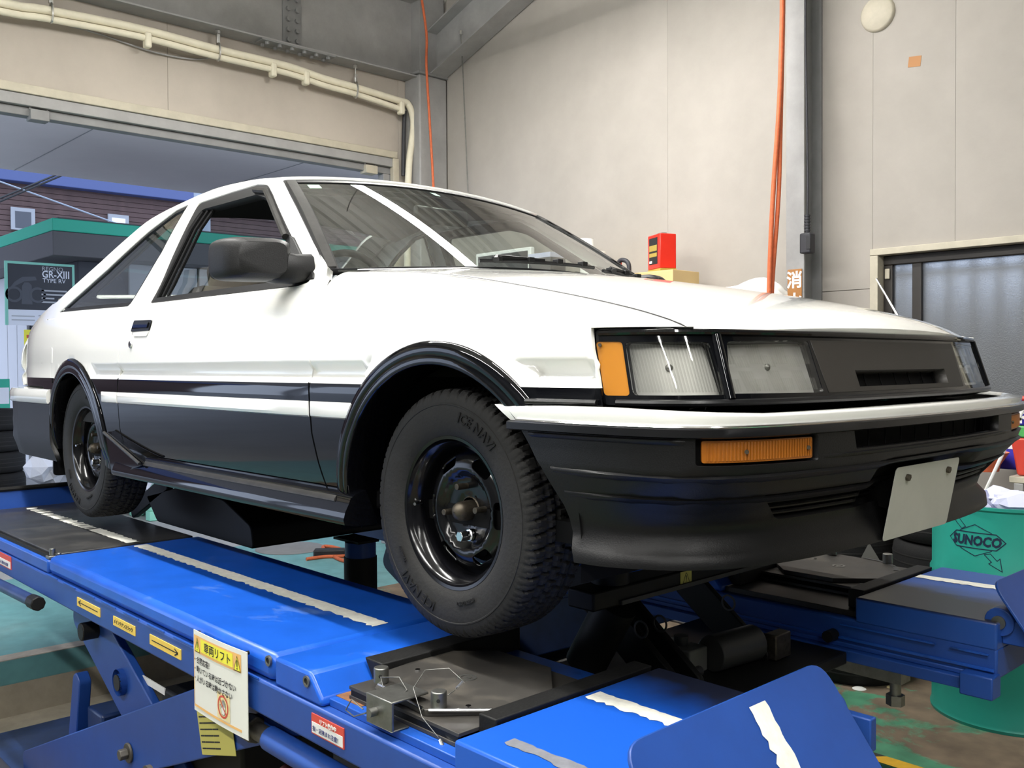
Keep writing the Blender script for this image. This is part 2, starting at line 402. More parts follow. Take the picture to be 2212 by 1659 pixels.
def panel(name, outline, fn, mats, parent=None, holes=(), step=.03, thick=.006, lines=(), matfn=None, flip=False, mirror=False, scale=(1, 1), label=None, off=0, back=True):
    """sheet cut to a 2d outline and laid on the surface fn(u,v); thick folds its edges in. mirror also makes the far-side twin"""
    polys = [resample([(u*scale[0], v*scale[1]) for u, v in q], step) for q in (outline, *holes)]
    S = lambda p: (p[0]/scale[0], p[1]/scale[1])
    pts = []; edges = []; loops = []
    for q in polys:
        n0 = len(pts); pts += q; k = len(q); edges += [(n0+i, n0+(i+1) % k) for i in range(k)]
    for ln in lines:
        q = resample([(u*scale[0], v*scale[1]) for u, v in ln], step, False); n0 = len(pts); pts += q; edges += [(n0+i, n0+i+1) for i in range(len(q)-1)]
    bpts = list(pts)
    us = [p[0] for p in polys[0]]; vs_ = [p[1] for p in polys[0]]
    cell = {}
    for p in bpts: cell.setdefault((int(p[0]//step), int(p[1]//step)), []).append(p)
    iu = int((max(us)-min(us))/step)+1; iv = int((max(vs_)-min(vs_))/step)+1
    for i in range(iu+1):
        for j in range(iv+1):
            p = (min(us)+(i+.5*(j % 2))*step, min(vs_)+j*step)
            if lines and scale == (1, 1) and .597 < p[1] < .650: continue
            if not inside(p, polys[0]) or any(inside(p, h) for h in polys[1:]): continue
            ci, cj = int(p[0]//step), int(p[1]//step)
            if any(math.dist(p, b) < step*.5 for a in (-1, 0, 1) for c in (-1, 0, 1) for b in cell.get((ci+a, cj+c), ())): continue
            pts.append(p)
    r = geometry.delaunay_2d_cdt([Vector(p) for p in pts], edges, [], 0, 1e-6)
    vo, fo = r[0], r[2]
    keep = []
    for f in fo:
        c = (sum(vo[i].x for i in f)/3, sum(vo[i].y for i in f)/3)
        if inside(c, polys[0]) and not any(inside(c, h) for h in polys[1:]): keep.append(f)
    used = sorted({i for f in keep for i in f}); idx = {g: k for k, g in enumerate(used)}
    h = 2e-3; P = []; Nn = []
    for g in used:
        u, v = S(vo[g]); p = Vector(fn(u, v))
        du = Vector(fn(u+h, v))-Vector(fn(u-h, v)); dv = Vector(fn(u, v+h))-Vector(fn(u, v-h)); n = du.cross(dv); n.normalize()
        if flip: n = -n
        P.append(p+n*off); Nn.append(n)
    F = []; MI = []
    for f in keep:
        t = [idx[i] for i in f]
        if (P[t[1]]-P[t[0]]).cross(P[t[2]]-P[t[0]]).dot(Nn[t[0]]) < 0: t.reverse()
        F.append(tuple(t)); c = S((sum(vo[i].x for i in f)/3, sum(vo[i].y for i in f)/3)); MI.append(matfn(*c) if matfn else 0)
    nv = len(P); ec = {}
    for fi, f in enumerate(F):
        for a, b in zip(f, f[1:]+f[:1]): ec.setdefault((min(a, b), max(a, b)), []).append((a, b, fi))
    verts = list(P); nor = list(Nn)
    if thick:
        en = {}
        for k, l in ec.items():
            if len(l) == 1:
                a, b, fi = l[0]; e = (P[b]-P[a]).cross(Nn[a]); e.normalize()
                for q in (a, b): en[q] = en.get(q, V(0, 0, 0))+e
        top = {}; bot = {}
        for q, e in en.items():
            e.normalize(); top[q] = len(verts); verts.append(P[q]); nor.append((e+Nn[q]*.6).normalized())
            bot[q] = len(verts); verts.append(P[q]-Nn[q]*thick); nor.append(e)
        for k, l in ec.items():
            if len(l) == 1:
                a, b, fi = l[0]; F.append((top[a], bot[a], bot[b], top[b])); MI.append(MI[fi])
    res = []
    for mi in ((0, 1) if mirror else (0,)):
        vv = [(v.x, -v.y, v.z) if mi else tuple(v) for v in verts]; ff = [tuple(reversed(f)) for f in F] if mi else F
        nn = [(n.x, -n.y, n.z) if mi else tuple(n) for n in nor]
        me = bpy.data.meshes.new(name); me.from_pydata(vv, [], ff); me.polygons.foreach_set('material_index', MI); me.update()
        o = finish(name, me, mats, parent, smooth=180, normals=nn); res.append(o)
        if label: o['label'] = label
    return res if mirror else res[0]
def lettering(name, body, mtx, size, m, parent, extr=.0004, align='LEFT', bold=0, xs=1, ys=1, bend=None, shear=0):
    c = bpy.data.curves.new(name, 'FONT'); c.body = body; c.size = size; c.align_x = align; c.extrude = extr; c.offset = bold; c.resolution_u = 2; c.shear = shear
    o = bpy.data.objects.new('tmp', c); COL.objects.link(o)
    dg = bpy.context.evaluated_depsgraph_get(); me = bpy.data.meshes.new_from_object(o.evaluated_get(dg)); bpy.data.objects.remove(o); bpy.data.curves.remove(c)
    me.materials.clear()
    for v in me.vertices:
        p = V(v.co.x*xs, v.co.y*ys, v.co.z)
        v.co = bend(p) if bend else mtx@p
    me.update()
    return finish(name, me, m, parent, smooth=None)
def frame(o, right, up):
    r = Vector(right).normalized(); u = Vector(up); n = r.cross(u).normalized(); u = n.cross(r)
    m = Matrix((r, u, n)).transposed().to_4x4(); m.translation = Vector(o); return m
def mirror_obj(o, parent):
    me = o.data.copy(); me.transform(Matrix.Scale(-1, 4, V(0, 1, 0))); me.flip_normals()
    q = bpy.data.objects.new(o.name.split('.')[0], me); COL.objects.link(q); w = WL[o.name]; q.location = (w.x, -w.y, w.z); WL[q.name] = V(w.x, -w.y, w.z)
    for md in o.modifiers:
        b = q.modifiers.new('bevel', 'BEVEL'); b.width = md.width; b.segments = md.segments; b.limit_method = 'ANGLE'; b.angle_limit = md.angle_limit
    adopt(q, parent); return q
# ------------------------------------------------------------------ lamps of the hall (rows along the bay, hung under the roof)
LAMP_Z = 3.05
def lamp(x, y, L, label, pw):
    t = thing('tube_lamp', label, 'lamp', (x, y, LAMP_Z), 'tube lamps under the roof')
    h = MB(); h.prism([(-.02, .022), (.02, .022), (.02, .06), (-.02, .06)], lambda a, b: (x-L/2, y+a, LAMP_Z+b), lambda a, b: (x+L/2, y+a, LAMP_Z+b)); h.build('housing', 'lamp_white', t)
    for s in (-1, 1): tb = MB(); tb.cyl((x-L/2+.02, y+s*.048, LAMP_Z), (x+L/2-.02, y+s*.048, LAMP_Z), .015, 12); tb.build('tube', 'tube_lamp', t)
    for s in (-1, 1): cyl('rod', (x+s*L*.35, y, LAMP_Z+.06), (x+s*L*.35, y, min(roof_z(x+s*L*.35), 5)-.01), .005, 'zinc', t, 8)
    ld = bpy.data.lights.new('tube_light', 'AREA'); ld.shape = 'RECTANGLE'; ld.size = L-.04; ld.size_y = .125; ld.energy = pw; ld.color = (1, .985, .945)
    lo = bpy.data.objects.new('tube_light', ld); COL.objects.link(lo); lo.location = (x, y, LAMP_Z-.02); WL[lo.name] = V(x, y, LAMP_Z-.02); adopt(lo, t)
def roof_z(x): return 3.62+.335*(min(x, 1.6)+4.4)-(.335*max(0, x-1.6))
# ------------------------------------------------------------------ room shell
XL, XR, YB, YF = -4.57, 6.2, 2.8, -6.0
PX0, PX1, PY0, PY1, PITZ = -3.42, 1.42, -1.25, 1.15, -1.10
def struct(o): return tag(o, kind='structure')
# floor with the lift pit cut out
b = MB()
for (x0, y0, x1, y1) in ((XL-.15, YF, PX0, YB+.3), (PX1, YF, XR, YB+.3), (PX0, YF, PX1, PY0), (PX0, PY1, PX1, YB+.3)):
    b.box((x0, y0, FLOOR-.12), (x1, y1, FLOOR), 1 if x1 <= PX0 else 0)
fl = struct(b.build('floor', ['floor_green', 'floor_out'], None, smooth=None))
b = MB(); b.box((PX0-.1, PY0-.1, PITZ-.1), (PX1+.1, PY1+.1, PITZ)); b.build('pit_floor', 'concrete_pit', fl)
b = MB()
b.box((PX0-.1, PY0-.1, PITZ), (PX0, PY1+.1, FLOOR-.115)); b.box((PX1, PY0-.1, PITZ), (PX1+.1, PY1+.1, FLOOR-.115))
b.box((PX0, PY0-.1, PITZ), (PX1, PY0, FLOOR-.115)); b.box((PX0, PY1, PITZ), (PX1, PY1+.1, FLOOR-.115)); b.build('pit_wall', 'concrete_pit', fl)
b = MB(); b.box((PX0-.10, PY0, FLOOR-.02), (PX0-.001, PY1, FLOOR+.004)); b.build('pit_kerb', 'edge_grey', fl)
b = MB()
n = 14
for k in range(n):
    x0 = PX0+(PX1-PX0)*k/n; x1 = PX0+(PX1-PX0)*(k+1)/n
    b.add([(x0, PY1+.002, FLOOR+.003), (x1, PY1+.002, FLOOR+.003), (x1+.06, PY1+.07, FLOOR+.003), (x0+.06, PY1+.07, FLOOR+.003)], [(0, 1, 2, 3)], k % 2)
b.build('hazard_tape', ['hazard_yellow', 'hazard_black'], fl, smooth=None)
# ground outside, under the canopy
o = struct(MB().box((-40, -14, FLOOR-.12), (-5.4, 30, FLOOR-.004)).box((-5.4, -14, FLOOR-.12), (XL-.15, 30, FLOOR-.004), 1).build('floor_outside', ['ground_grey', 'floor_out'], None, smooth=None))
# ceiling: ribbed sheet, two slopes
b = MB(); ys = []; k = 0; y = YF-.2
while y < YB+.3:
    ys += [(y, 0), (y+.07, 0), (y+.10, .07), (y+.17, .07)]; y += .20
for (xa, xb) in ((XL-.25, 1.6), (1.6, XR+.2)):
    n0 = len(ys); vs = []
    for x in (xa, xb):
        for (yy, dz) in ys: vs.append((x, yy, roof_z(x)+dz))
    b.add(vs, [(i, i+1, n0+i+1, n0+i) for i in range(n0-1)])
struct(b.build('ceiling', 'roof_sheet', None, smooth=None))
# wall_left : eave wall with the big door opening, in sheets
DZ = pX((845, 341), XL).z; DY1 = pX((848, 345), XL).y; DY0 = -5.4
wl = struct(box('wall_left', (XL-.14, YF, FLOOR), (XL-.02, DY0, 4.0), 'wall_eave', bevel=0))
ym = pX((362, 130), XL).y
for (y0, y1, z0, z1) in ((DY0+.002, -2.5, DZ, 3.9), (-2.498, -.62, DZ, 3.9), (-.618, ym-.0007, DZ, 3.9), (ym+.0007, DY1+.06, DZ, 3.9), (DY1+.062, 2.79, FLOOR, 3.9), (YF, DY0-.002, FLOOR, 3.9)):
    box('panel', (XL-.03, y0, z0), (XL, y1, z1), 'wall_eave', wl, bevel=.002)
box('backing', (XL-.14, DY0, DZ), (XL-.03, DY1+.06, 3.9), 'wall_eave', wl, bevel=0)
box('backing', (XL-.14, DY1+.06, FLOOR), (XL-.03, 2.9, 3.9), 'wall_eave', wl, bevel=0)
# door frame: cream head trim, dark guide rails, right jamb
df = struct(box('trim_1', (XL-.01, DY0, DZ-.005), (XL+.03, DY1+.03, DZ+.05), 'frame_cream', bevel=.004))
box('guide_rail', (XL-.10, DY0, DZ-.075), (XL+.015, DY1, DZ-.006), 'steel_grey', df)
box('guide_rail', (XL-.10, DY0, DZ-.13), (XL-.02, DY1, DZ-.077), 'steel_dark', df)
box('jamb', (XL-.02, DY1-.012, FLOOR), (XL+.03, DY1+.045, DZ-.006), 'frame_cream', df)
box('jamb_rail', (XL-.10, DY1-.075, FLOOR), (XL-.021, DY1-.013, DZ-.13), 'steel_grey', df)
for p, m in (((82, 247), 'steel_dark'), ((797, 364), 'frame_cream')):
    q = pX(p, XL-.03); br = box('door_stop', (q.x-.045, q.y-.055, q.z-.045), (q.x+.045, q.y+.055, q.z+.02), m, df)
    for s in (-1, 1): box('bracket', (q.x-.02, q.y+s*.05-.006, q.z+.02), (q.x+.02, q.y+s*.05+.006, q.z+.12), 'steel_grey', br, bevel=.001)
# steel frame
CX1, CY0 = -4.37, pX((907, 300), -4.37).y
ZB = pX((870, 158), XL+.17).z
cl = struct(box('column', (XL, CY0, FLOOR), (CX1, YB, ZB+.02), 'steel_grey', bevel=.012))
box('cap_plate', (XL, CY0-.02, ZB+.02), (CX1+.02, YB, ZB+.04), 'steel_dark', cl)
box('upper_column', (XL, CY0+.03, ZB+.04), (CX1-.03, YB, ZB+.75), 'steel_grey', cl)
bm_ = struct(box('trim_beam', (XL, YF, ZB+.012), (XL+.055, CY0+.03, ZB+.62), 'steel_grey', bevel=0))
box('bottom_flange', (XL, YF, ZB), (XL+.17, CY0+.03, ZB+.012), 'steel_grey', bm_, bevel=.002)
box('top_flange', (XL, YF, ZB+.62), (XL+.17, CY0+.03, ZB+.632), 'steel_grey', bm_, bevel=.002)
q = pX((630, 20), XL+.06)
pl = box('splice_plate', (XL+.055, q.y-.075, ZB+.03), (XL+.067, q.y+.075, ZB+.55), 'steel_dark', bm_, bevel=.002)
for i in range(6):
    for s in (-1, 1): cyl('bolt', (XL+.067, q.y+s*.036, ZB+.07+i*.075), (XL+.088, q.y+s*.036, ZB+.07+i*.075), .018, 'steel_dark', pl, 8)
pl = box('splice_plate', (XL+.06, q.y-.30, ZB-.012), (XL+.175, q.y+.30, ZB-.0005), 'steel_dark', bm_, bevel=.002)
for i in range(6):
    for s in (-1, 1): cyl('bolt', (XL+.117+s*.032, q.y-.25+i*.1, ZB-.032), (XL+.117+s*.032, q.y-.25+i*.1, ZB-.012), .016, 'steel_dark', pl, 8)
# rafter along the back wall
def rz(x): return ZB+.03+.335*(x-CX1)
b = MB()
x0, x1 = CX1-.05, 1.6
for (ya, yb, d0, d1) in ((2.72, 2.735, .012, .36), (2.62, 2.79, 0, .012), (2.62, 2.79, .36, .372)):
    b.prism([(x0, rz(x0)+d0), (x1, rz(x1)+d0), (x1, rz(x1)+d1), (x0, rz(x0)+d1)], lambda u, v: (u, ya, v), lambda u, v: (u, yb, v))
struct(b.build('trim_rafter', 'steel_grey', None))
# wall_back in sheets, with the window opening
WX0, WX1, WZ0, WZ1 = pY((1885, 540), YB).x, 1.05, .28, pY((1885, 540), YB).z
wb = struct(box('wall_back', (XL-.14, YB+.03, FLOOR), (WX0, YB+.15, 5.7), 'wall_panel', bevel=0))
for a, c in (((WX0, YB+.03, FLOOR), (WX1, YB+.15, WZ0)), ((WX0, YB+.03, WZ1), (WX1, YB+.15, 5.7)), ((WX1, YB+.03, FLOOR), (XR, YB+.15, 5.7))): box('backing', a, c, 'wall_panel', wb, bevel=0)
s1 = pY((1442, 200), YB).x; s2 = pY((2064, 300), YB).x
for (xa, xb, za, zb) in ((CX1+.0015, s1-.0005, FLOOR, 5.7), (s1+.0005, -1.091, FLOOR, 5.7), (-1.089, WX0-.0012, FLOOR, 1.028), (-1.089, WX0, 1.031, 5.7), (WX0+.001, s2-.0005, WZ1, 5.7), (s2+.0005, s2+.91, WZ1, 5.7), (s2+.912, WX1+.003, WZ1, 5.7), (WX0, WX1, FLOOR, WZ0), (WX1+.001, XR, FLOOR, 5.7)):
    box('panel', (xa, YB, za), (xb, YB+.03, zb), 'wall_panel', wb, bevel=.0006)
# steel post on the back wall
px0, px1 = pY((1698, 300), 2.60).x, pY((1737, 300), 2.60).x; pm = -1.092
po = struct(box('post', (px0, 2.60, FLOOR), (px1, 2.614, 5.3), 'steel_grey', bevel=.002))
box('web', (pm-.005, 2.614, FLOOR), (pm+.005, 2.79, 5.3), 'steel_dark', po, bevel=0); box('flange', (px0, 2.785, FLOOR), (px1, 2.799, 5.3), 'steel_dark', po, bevel=0)
# window_1
fr = struct(box('window_1', (WX0, YB-.035, WZ1-.035), (WX1, YB+.10, WZ1), 'frame_cream', bevel=.003))
box('window_frame', (WX0, YB-.035, WZ0), (WX0+.045, YB+.10, WZ1-.036), 'frame_cream', fr); box('window_frame', (WX1-.045, YB-.035, WZ0), (WX1, YB+.10, WZ1-.036), 'frame_cream', fr)
box('window_sill', (WX0-.02, YB-.06, WZ0-.03), (WX1+.02, YB+.10, WZ0), 'frame_cream', fr)
ix0, ix1, iz0, iz1 = WX0+.046, WX1-.046, WZ0+.001, WZ1-.036
box('sash', (ix0, YB+.03, iz1-.05), (ix1, YB+.08, iz1), 'window_brown', fr); box('sash', (ix0, YB+.03, iz0), (ix1, YB+.08, iz0+.05), 'window_brown', fr)
for xa, xb in ((ix0, ix0+.05), (ix0+.155, ix0+.205), (ix1-.05, ix1)): box('stile', (xa, YB+.031, iz0+.05), (xb, YB+.079, iz1-.05), 'window_brown', fr)
q = box('latch', (ix0+.012, YB+.018, iz1-.125), (ix0+.038, YB+.03, iz1-.07), 'frame_cream', fr)
m = mat('frosted_glass', (.42, .44, .46), .35, bump=.35, bscale=180); nt = m.node_tree; nb = nt.nodes['Principled BSDF']; nb.inputs['Transmission Weight'].default_value = .82
for xa, xb in ((ix0+.05, ix0+.155), (ix0+.205, ix1-.05)): box('pane', (xa, YB+.052, iz0+.05), (xb, YB+.058, iz1-.05), m, fr, bevel=0)
gr = thing('window_grille', 'dark security bars standing outside the frosted window', 'grille', ((WX0+WX1)/2, YB+.19, WZ0))
x = WX0-.05
while x < WX1+.05: box('bar', (x, YB+.17, WZ0-.05), (x+.028, YB+.19, WZ1+.05), 'window_brown', gr, bevel=0); x += .125
for z in (WZ1-.14, WZ0+.1, .55): box('rail', (WX0-.06, YB+.19, z), (WX1+.06, YB+.21, z+.03), 'window_brown', gr, bevel=0)
o = struct(box('wall_neighbour', (-1.6, YB+1.3, FLOOR), (2.6, YB+1.4, 1.12), 'dark_grey', bevel=0))
struct(box('floor_alley', (-1.6, YB+.3, FLOOR-.1), (2.6, YB+1.4, FLOOR), 'dark_grey', bevel=0))
# walls behind and to the right of the photographer
wr = struct(box('wall_right', (XR, YF, FLOOR), (XR+.12, YB+.1, 4.6), 'dark_wall', bevel=0))
wf = struct(box('wall_front', (XL-.14, YF-.12, FLOOR), (XR+.1, YF, 5.8), 'dark_wall', bevel=0))
for x in (-2.9, .2, 3.3):
    sh = struct(box('door_%d' % (int(x)+5), (x-1.3, YF, FLOOR), (x+1.3, YF+.03, 2.1), 'shutter_dark', bevel=0))
    for k in range(12): box('slat', (x-1.28, YF+.03, FLOOR+.02+k*.24), (x+1.28, YF+.045, FLOOR+.24+k*.24), 'shutter_dark', sh, bevel=.006)
# lamps
row = [(1.12, 'over the far side of the car'), (-1.45, 'over the near side of the lift'), (-4.0, 'over the bay by the roller shutters')]
for y, where in row:
    for x, w2 in ((-1.9, 'rear end'), (.9, 'middle'), (3.7, 'front end')):
        if y > 0 and x > 0: continue
        lamp(x, y, 2.4, 'white tube lamp %s, %s of its row' % (where, w2), (78 if y > 0 else 70 if y > -2 else 46) if x < 2 else 34)
# ------------------------------------------------------------------ the car
CAR = thing('hatchback_car', 'white and black three door hatchback raised on the blue lift', 'car', (-1.25, 0, 0))
def SF(x, z): return (x, -Yside(x, z), z)
def SFo(d): return lambda x, z: (x, -Yside(x, z)-d, z)
TWO = ['white_paint', 'black_paint']; ZT = .584
tone = lambda x, z: 1 if z < ZT else 0
def arc(cx, cz, r, a0, a1, n=18): return [(cx+r*math.cos(math.radians(a0+(a1-a0)*i/n)), cz+r*math.sin(math.radians(a0+(a1-a0)*i/n))) for i in range(n+1)]
CREASE = lambda x0, x1: [[(x0, z), (x1, z)] for z in (.600, .612, .639, .648)]
STR = lambda x0, x1: [[(x0, ZT), (x1, ZT)]]
# --- front fender, side part up to z=.70 then a rolled shoulder up to the hood gap
HG = .645                                            # half width of the hood
Z0 = .70
def gapz(x): return Zhood(x, HG)-.002
_fy = pchip([.40, .452, .50, .55, .585, .609, .63], [Yside(.40, .70), .770, .750, .716, .680, .650, .646])
def FN(x, v):
    if v <= Z0: return (x, -Yside(x, v), v)
    t = min(1.2, (v-Z0)/.20)*math.pi/2
    y0 = Yside(x, Z0) if x < .40 else _fy(x); zt = max(gapz(x), Z0-.004)
    return (x, -(HG+.003+(y0-HG-.003)*math.cos(t)**.85 if t < math.pi/2 else HG), Z0+(zt-Z0)*math.sin(t))
af = arc(0, .258, .402, 185, 46, 22)                 # wheel arch cut, rear to front
rear_edge = [(-.479, .31), (-.501, .372), (-.523, .45), (-.5265, .52), (-.5275, .587), (-.5265, .60), (-.5225, .621), (-.522, .728), (-.513, .80), (-.52, .86), (-.535, .899)]
front_edge = [(.470, .70+.198), (.452, .70), (.456, .66), (.470, .60), (.480, .548)]
out = rear_edge+[(.606, .899), (.606, .702), (.452, .702)]+front_edge[2:]+[(.286, .548)]+list(reversed(af))+[(-.375, .232), (-.47, .232)]
fen = panel('front_fender', out, FN, TWO, CAR, step=.028, thick=.012, lines=[[(-.52, ZT), (-.26, ZT)], [(.25, ZT), (.475, ZT)]]+CREASE(-.52, -.28)+CREASE(.24, .468)+[[(.257, .639), (.309, .612)], [(.265, .639), (.317, .612)], [(.455, .606), (.455, .642)], [(.463, .606), (.463, .642)], [(-.236, .639), (-.267, .612)], [(-.244, .639), (-.275, .612)]]+[[(-.5, Z0), (.45, Z0)]], matfn=tone, mirror=True)
# corner of the fender that runs forward to the headlight, under the hood edge
# --- door, its window opening cut out
front = [(x-.0075, z) for x, z in rear_edge]
WIN = rounded([(-1.709, .858), (-1.694, 1.238), (-1.429, 1.244), (-1.243, 1.244), (-1.155, 1.230), (-1.076, 1.183), (-.852, 1.034), (-.703, .935), (-.600, .862), (-.66, .853)], [.01, .03, 0, 0, .03, 0, 0, 0, .02, .01])
door = [(-1.895, .300), (-1.893, .49), (-1.884, .59), (-1.862, .75), (-1.845, .853), (-1.735, .8535), (-1.733, .8545)]
dpoly = [(-1.855, .302), (-1.893, .40), (-1.893, .49), (-1.885, .59), (-1.862, .75), (-1.850, .848)]+[(-.60, .848), (-.525, .872)]+list(reversed(front[:-2]))+[(-.486, .302)]
panel('door', dpoly, SF, TWO, CAR, step=.035, thick=.012, lines=STR(-1.88, -.535)+CREASE(-1.885, -.535), matfn=tone, mirror=True)
# --- upper side: cant rail, pillars
RAIL = [(-1.077, 1.243), (-1.344, 1.274), (-1.628, 1.288), (-1.72, 1.282), (-1.847, 1.267), (-2.118, 1.226), (-2.29, 1.160), (-2.483, 1.080), (-2.635, 1.024), (-2.766, .980), (-2.918, .926)]
QW = rounded([(-2.769, .874), (-1.893, .857), (-1.875, .93), (-1.812, 1.059), (-1.779, 1.246), (-1.879, 1.235), (-2.066, 1.169), (-2.347, 1.036), (-2.62, .935)], [.01, .02, .03, 0, .012, 0, .03, 0, 0])
AP = [(-.545, .897), (-.685, .983), (-.862, 1.103), (-1.045, 1.222)]
up = [(-2.918, .849), (-.545, .849)]+[(-.527, .87)]+AP+RAIL
panel('side_frame', up, SF, 'white_paint', CAR, holes=[WIN, QW], step=.03, thick=.02, mirror=True)
# --- quarter panel
ar = arc(-2.4, .300, .335, -12, 160, 20)
qp = [(-1.856, .845), (-1.868, .75), (-1.891, .59), (-1.899, .49), (-1.899, .40), (-1.861, .302), (-2.06, .232)]+ar+[(-2.75, .44), (-2.83, .545), (-3.32, .545), (-3.36, .60), (-3.345, .70), (-3.25, .80), (-3.12, .875), (-2.97, .922), (-2.918, .926), (-2.918, .845)]
panel('quarter_panel', qp, SF, TWO, CAR, step=.035, thick=.012, lines=STR(-2.16, -1.893)+STR(-3.35, -2.66)+CREASE(-2.12, -1.895), matfn=tone, mirror=True)
fd = rounded([(-2.87, .563), (-2.675, .561), (-2.672, .716), (-2.855, .718)], .012)
panel('fuel_door', fd, SFo(.0015), TWO, CAR, step=.03, thick=.004, lines=STR(-2.87, -2.67), matfn=tone)
# --- wheel arch flares
def flare(cx, cz, ro, ri, a0, a1, name, trail=()):
    b = MB(); n = 40; prof = []
    for i in range(n+1):
        a = math.radians(a0+(a1-a0)*i/n); row = []
        for k, (fr_, out_) in enumerate(((0, .001), (.05, .006), (.30, .010), (.58, .011), (.63, .0085), (.68, .0095), (.95, .013), (1, .011), (1.02, .004), (1.0, -.05), (.98, -.10))):
            r = ro+(ri-ro)*min(fr_, 1.02); x = cx+r*math.cos(a); z = cz+r*math.sin(a)
            row.append((x, -Yside(x, max(z, .26))*1.0-out_+groove(x, z), z))
        prof.append(row)
    m = len(prof[0])
    vs = [p for r in prof for p in r]
    b.add(vs, [(i*m+k, i*m+k+1, (i+1)*m+k+1, (i+1)*m+k) for i in range(n) for k in range(m-1)])
    o = b.build(name, 'black_paint', CAR, smooth=60); mirror_obj(o, CAR); return o
flare(0, .258, .428, .374, 184, 41, 'wheel_arch')
flare(-2.4, .305, .362, .300, 186, -12, 'wheel_arch')
# --- lower sill skirt with bright edge
def sweep_x(name, x0, x1, prof, m, parent=CAR, n=30, mirror=True, ends=None):
    b = MB(); rows = []
    for i in range(n+1):
        x = x0+(x1-x0)*i/n; rows.append([(x, y, z) for y, z in prof(x)])
    k = len(rows[0]); vs = [p for r in rows for p in r]
    b.add(vs, [(i*k+j, i*k+j+1, (i+1)*k+j+1, (i+1)*k+j) for i in range(n) for j in range(k-1)]+[tuple(range(k)), tuple(range(n*k+k-1, n*k-1, -1))])
    o = b.build(name, m, parent, smooth=35)
    if mirror: mirror_obj(o, CAR)
    return o
sweep_x('side_skirt', -1.90, -.335, lambda x: [(-.76, .312), (-.792, .303), (-.806, .294), (-.812, .280), (-.822, .262), (-.828, .242), (-.824, .229), (-.79, .222), (-.72, .222)], 'black_paint')
sweep_x('skirt_trim', -1.64, -.40, lambda x: [(-.806, .2965), (-.812, .290), (-.8145, .283), (-.811, .281)], 'dull_trim')
b = MB()
def skq(y): return [(-2.005, y, .376), (-1.985, y, .385), (-1.63, y-.0, .292), (-1.65, y-.012, .280), (-1.87, y-.014, .228), (-1.945, y, .224)]
p = skq(-.812); q = [(a, -.74, c) for a, _, c in p]; nn_ = len(p)
b.add(p+q, [tuple(range(nn_)), tuple(range(2*nn_-1, nn_-1, -1))]+[(i, (i+1) % nn_, nn_+(i+1) % nn_, nn_+i) for i in range(nn_)])
o = b.build('skirt_fin', 'black_paint', CAR, bevel=.004); mirror_obj(o, CAR)
b = MB(); b.tube([(-2.0, -.818, .381), (-1.645, -.824, .288)], .006, 8); o = b.build('skirt_trim', 'dull_trim', CAR); mirror_obj(o, CAR)
# --- white rub strip, bevelled, three lengths
def strip(x0, x1, zc0, zc1):
    b = MB(); rows = []
    prof = [(0, .0), (.004, .012), (.012, .016), (.036-.006, .016), (.042, .004), (.043, 0)]
    n = max(2, int((x1-x0)/.12)); pr = []
    for i in range(n+1):
        x = x0+(x1-x0)*i/n; e = 1 if 0 < i < n else .25; xx = x
        pr.append([(xx, -Yside(x, .515)-o_*(e if o_ > .01 else 1), .4935+h) for h, o_ in prof])
    # chamfered front end
    k = len(prof); vs = [p for r in pr for p in r]
    b.add(vs, [(i*k+j, i*k+j+1, (i+1)*k+j+1, (i+1)*k+j) for i in range(n) for j in range(k-1)]+[tuple(range(k)), tuple(range(n*k+k-1, n*k-1, -1))])
    o = b.build('rub_strip', 'white_paint', CAR, smooth=25); mirror_obj(o, CAR); return o
strip(-2.055, -1.899, 0, 0); strip(-1.891, -.5345, 0, 0); o = strip(-.5225, -.325, 0, 0)
# --- window surrounds and side glass
def ring(outer, d): # inset a polygon
    n = len(outer); r = []
    for i in range(n):
        a = Vector(outer[i-1]); p = Vector(outer[i]); c = Vector(outer[(i+1) % n]); e1 = (p-a); e2 = (c-p)
        if e1.length < 1e-6: e1 = e2
        if e2.length < 1e-6: e2 = e1
        n1 = V(e1.y, -e1.x, 0).normalized(); n2 = V(e2.y, -e2.x, 0).normalized(); m_ = (n1+n2)
        m_ = m_.normalized()*(d/max(.4, m_.normalized().dot(n1))) if m_.length > 1e-6 else n1*d
        r.append((p.x+m_.x, p.y+m_.y))
    return r
GL = rounded([(-1.690, .878), (-1.667, 1.13), (-1.632, 1.205), (-1.215, 1.203), (-1.125, 1.180), (-1.06, 1.135), (-.90, 1.030), (-.735, .925), (-.675, .878)], [.01, .02, .03, 0, .03, .02, 0, .02, .01])
panel('window_surround', ring(WIN, .0035), SFo(-.004), 'rubber_trim', CAR, holes=[GL], step=.03, thick=.03, mirror=True)
b = MB(); pts_ = [SFo(.002)(x, z) for x, z in resample([(-1.232, 1.222), (-1.14, 1.205), (-1.06, 1.155), (-.95, 1.08), (-.86, 1.018)], .03, False)]
b.tube(pts_, .011, 8); o = b.build('frame_trim', 'dull_trim', CAR)
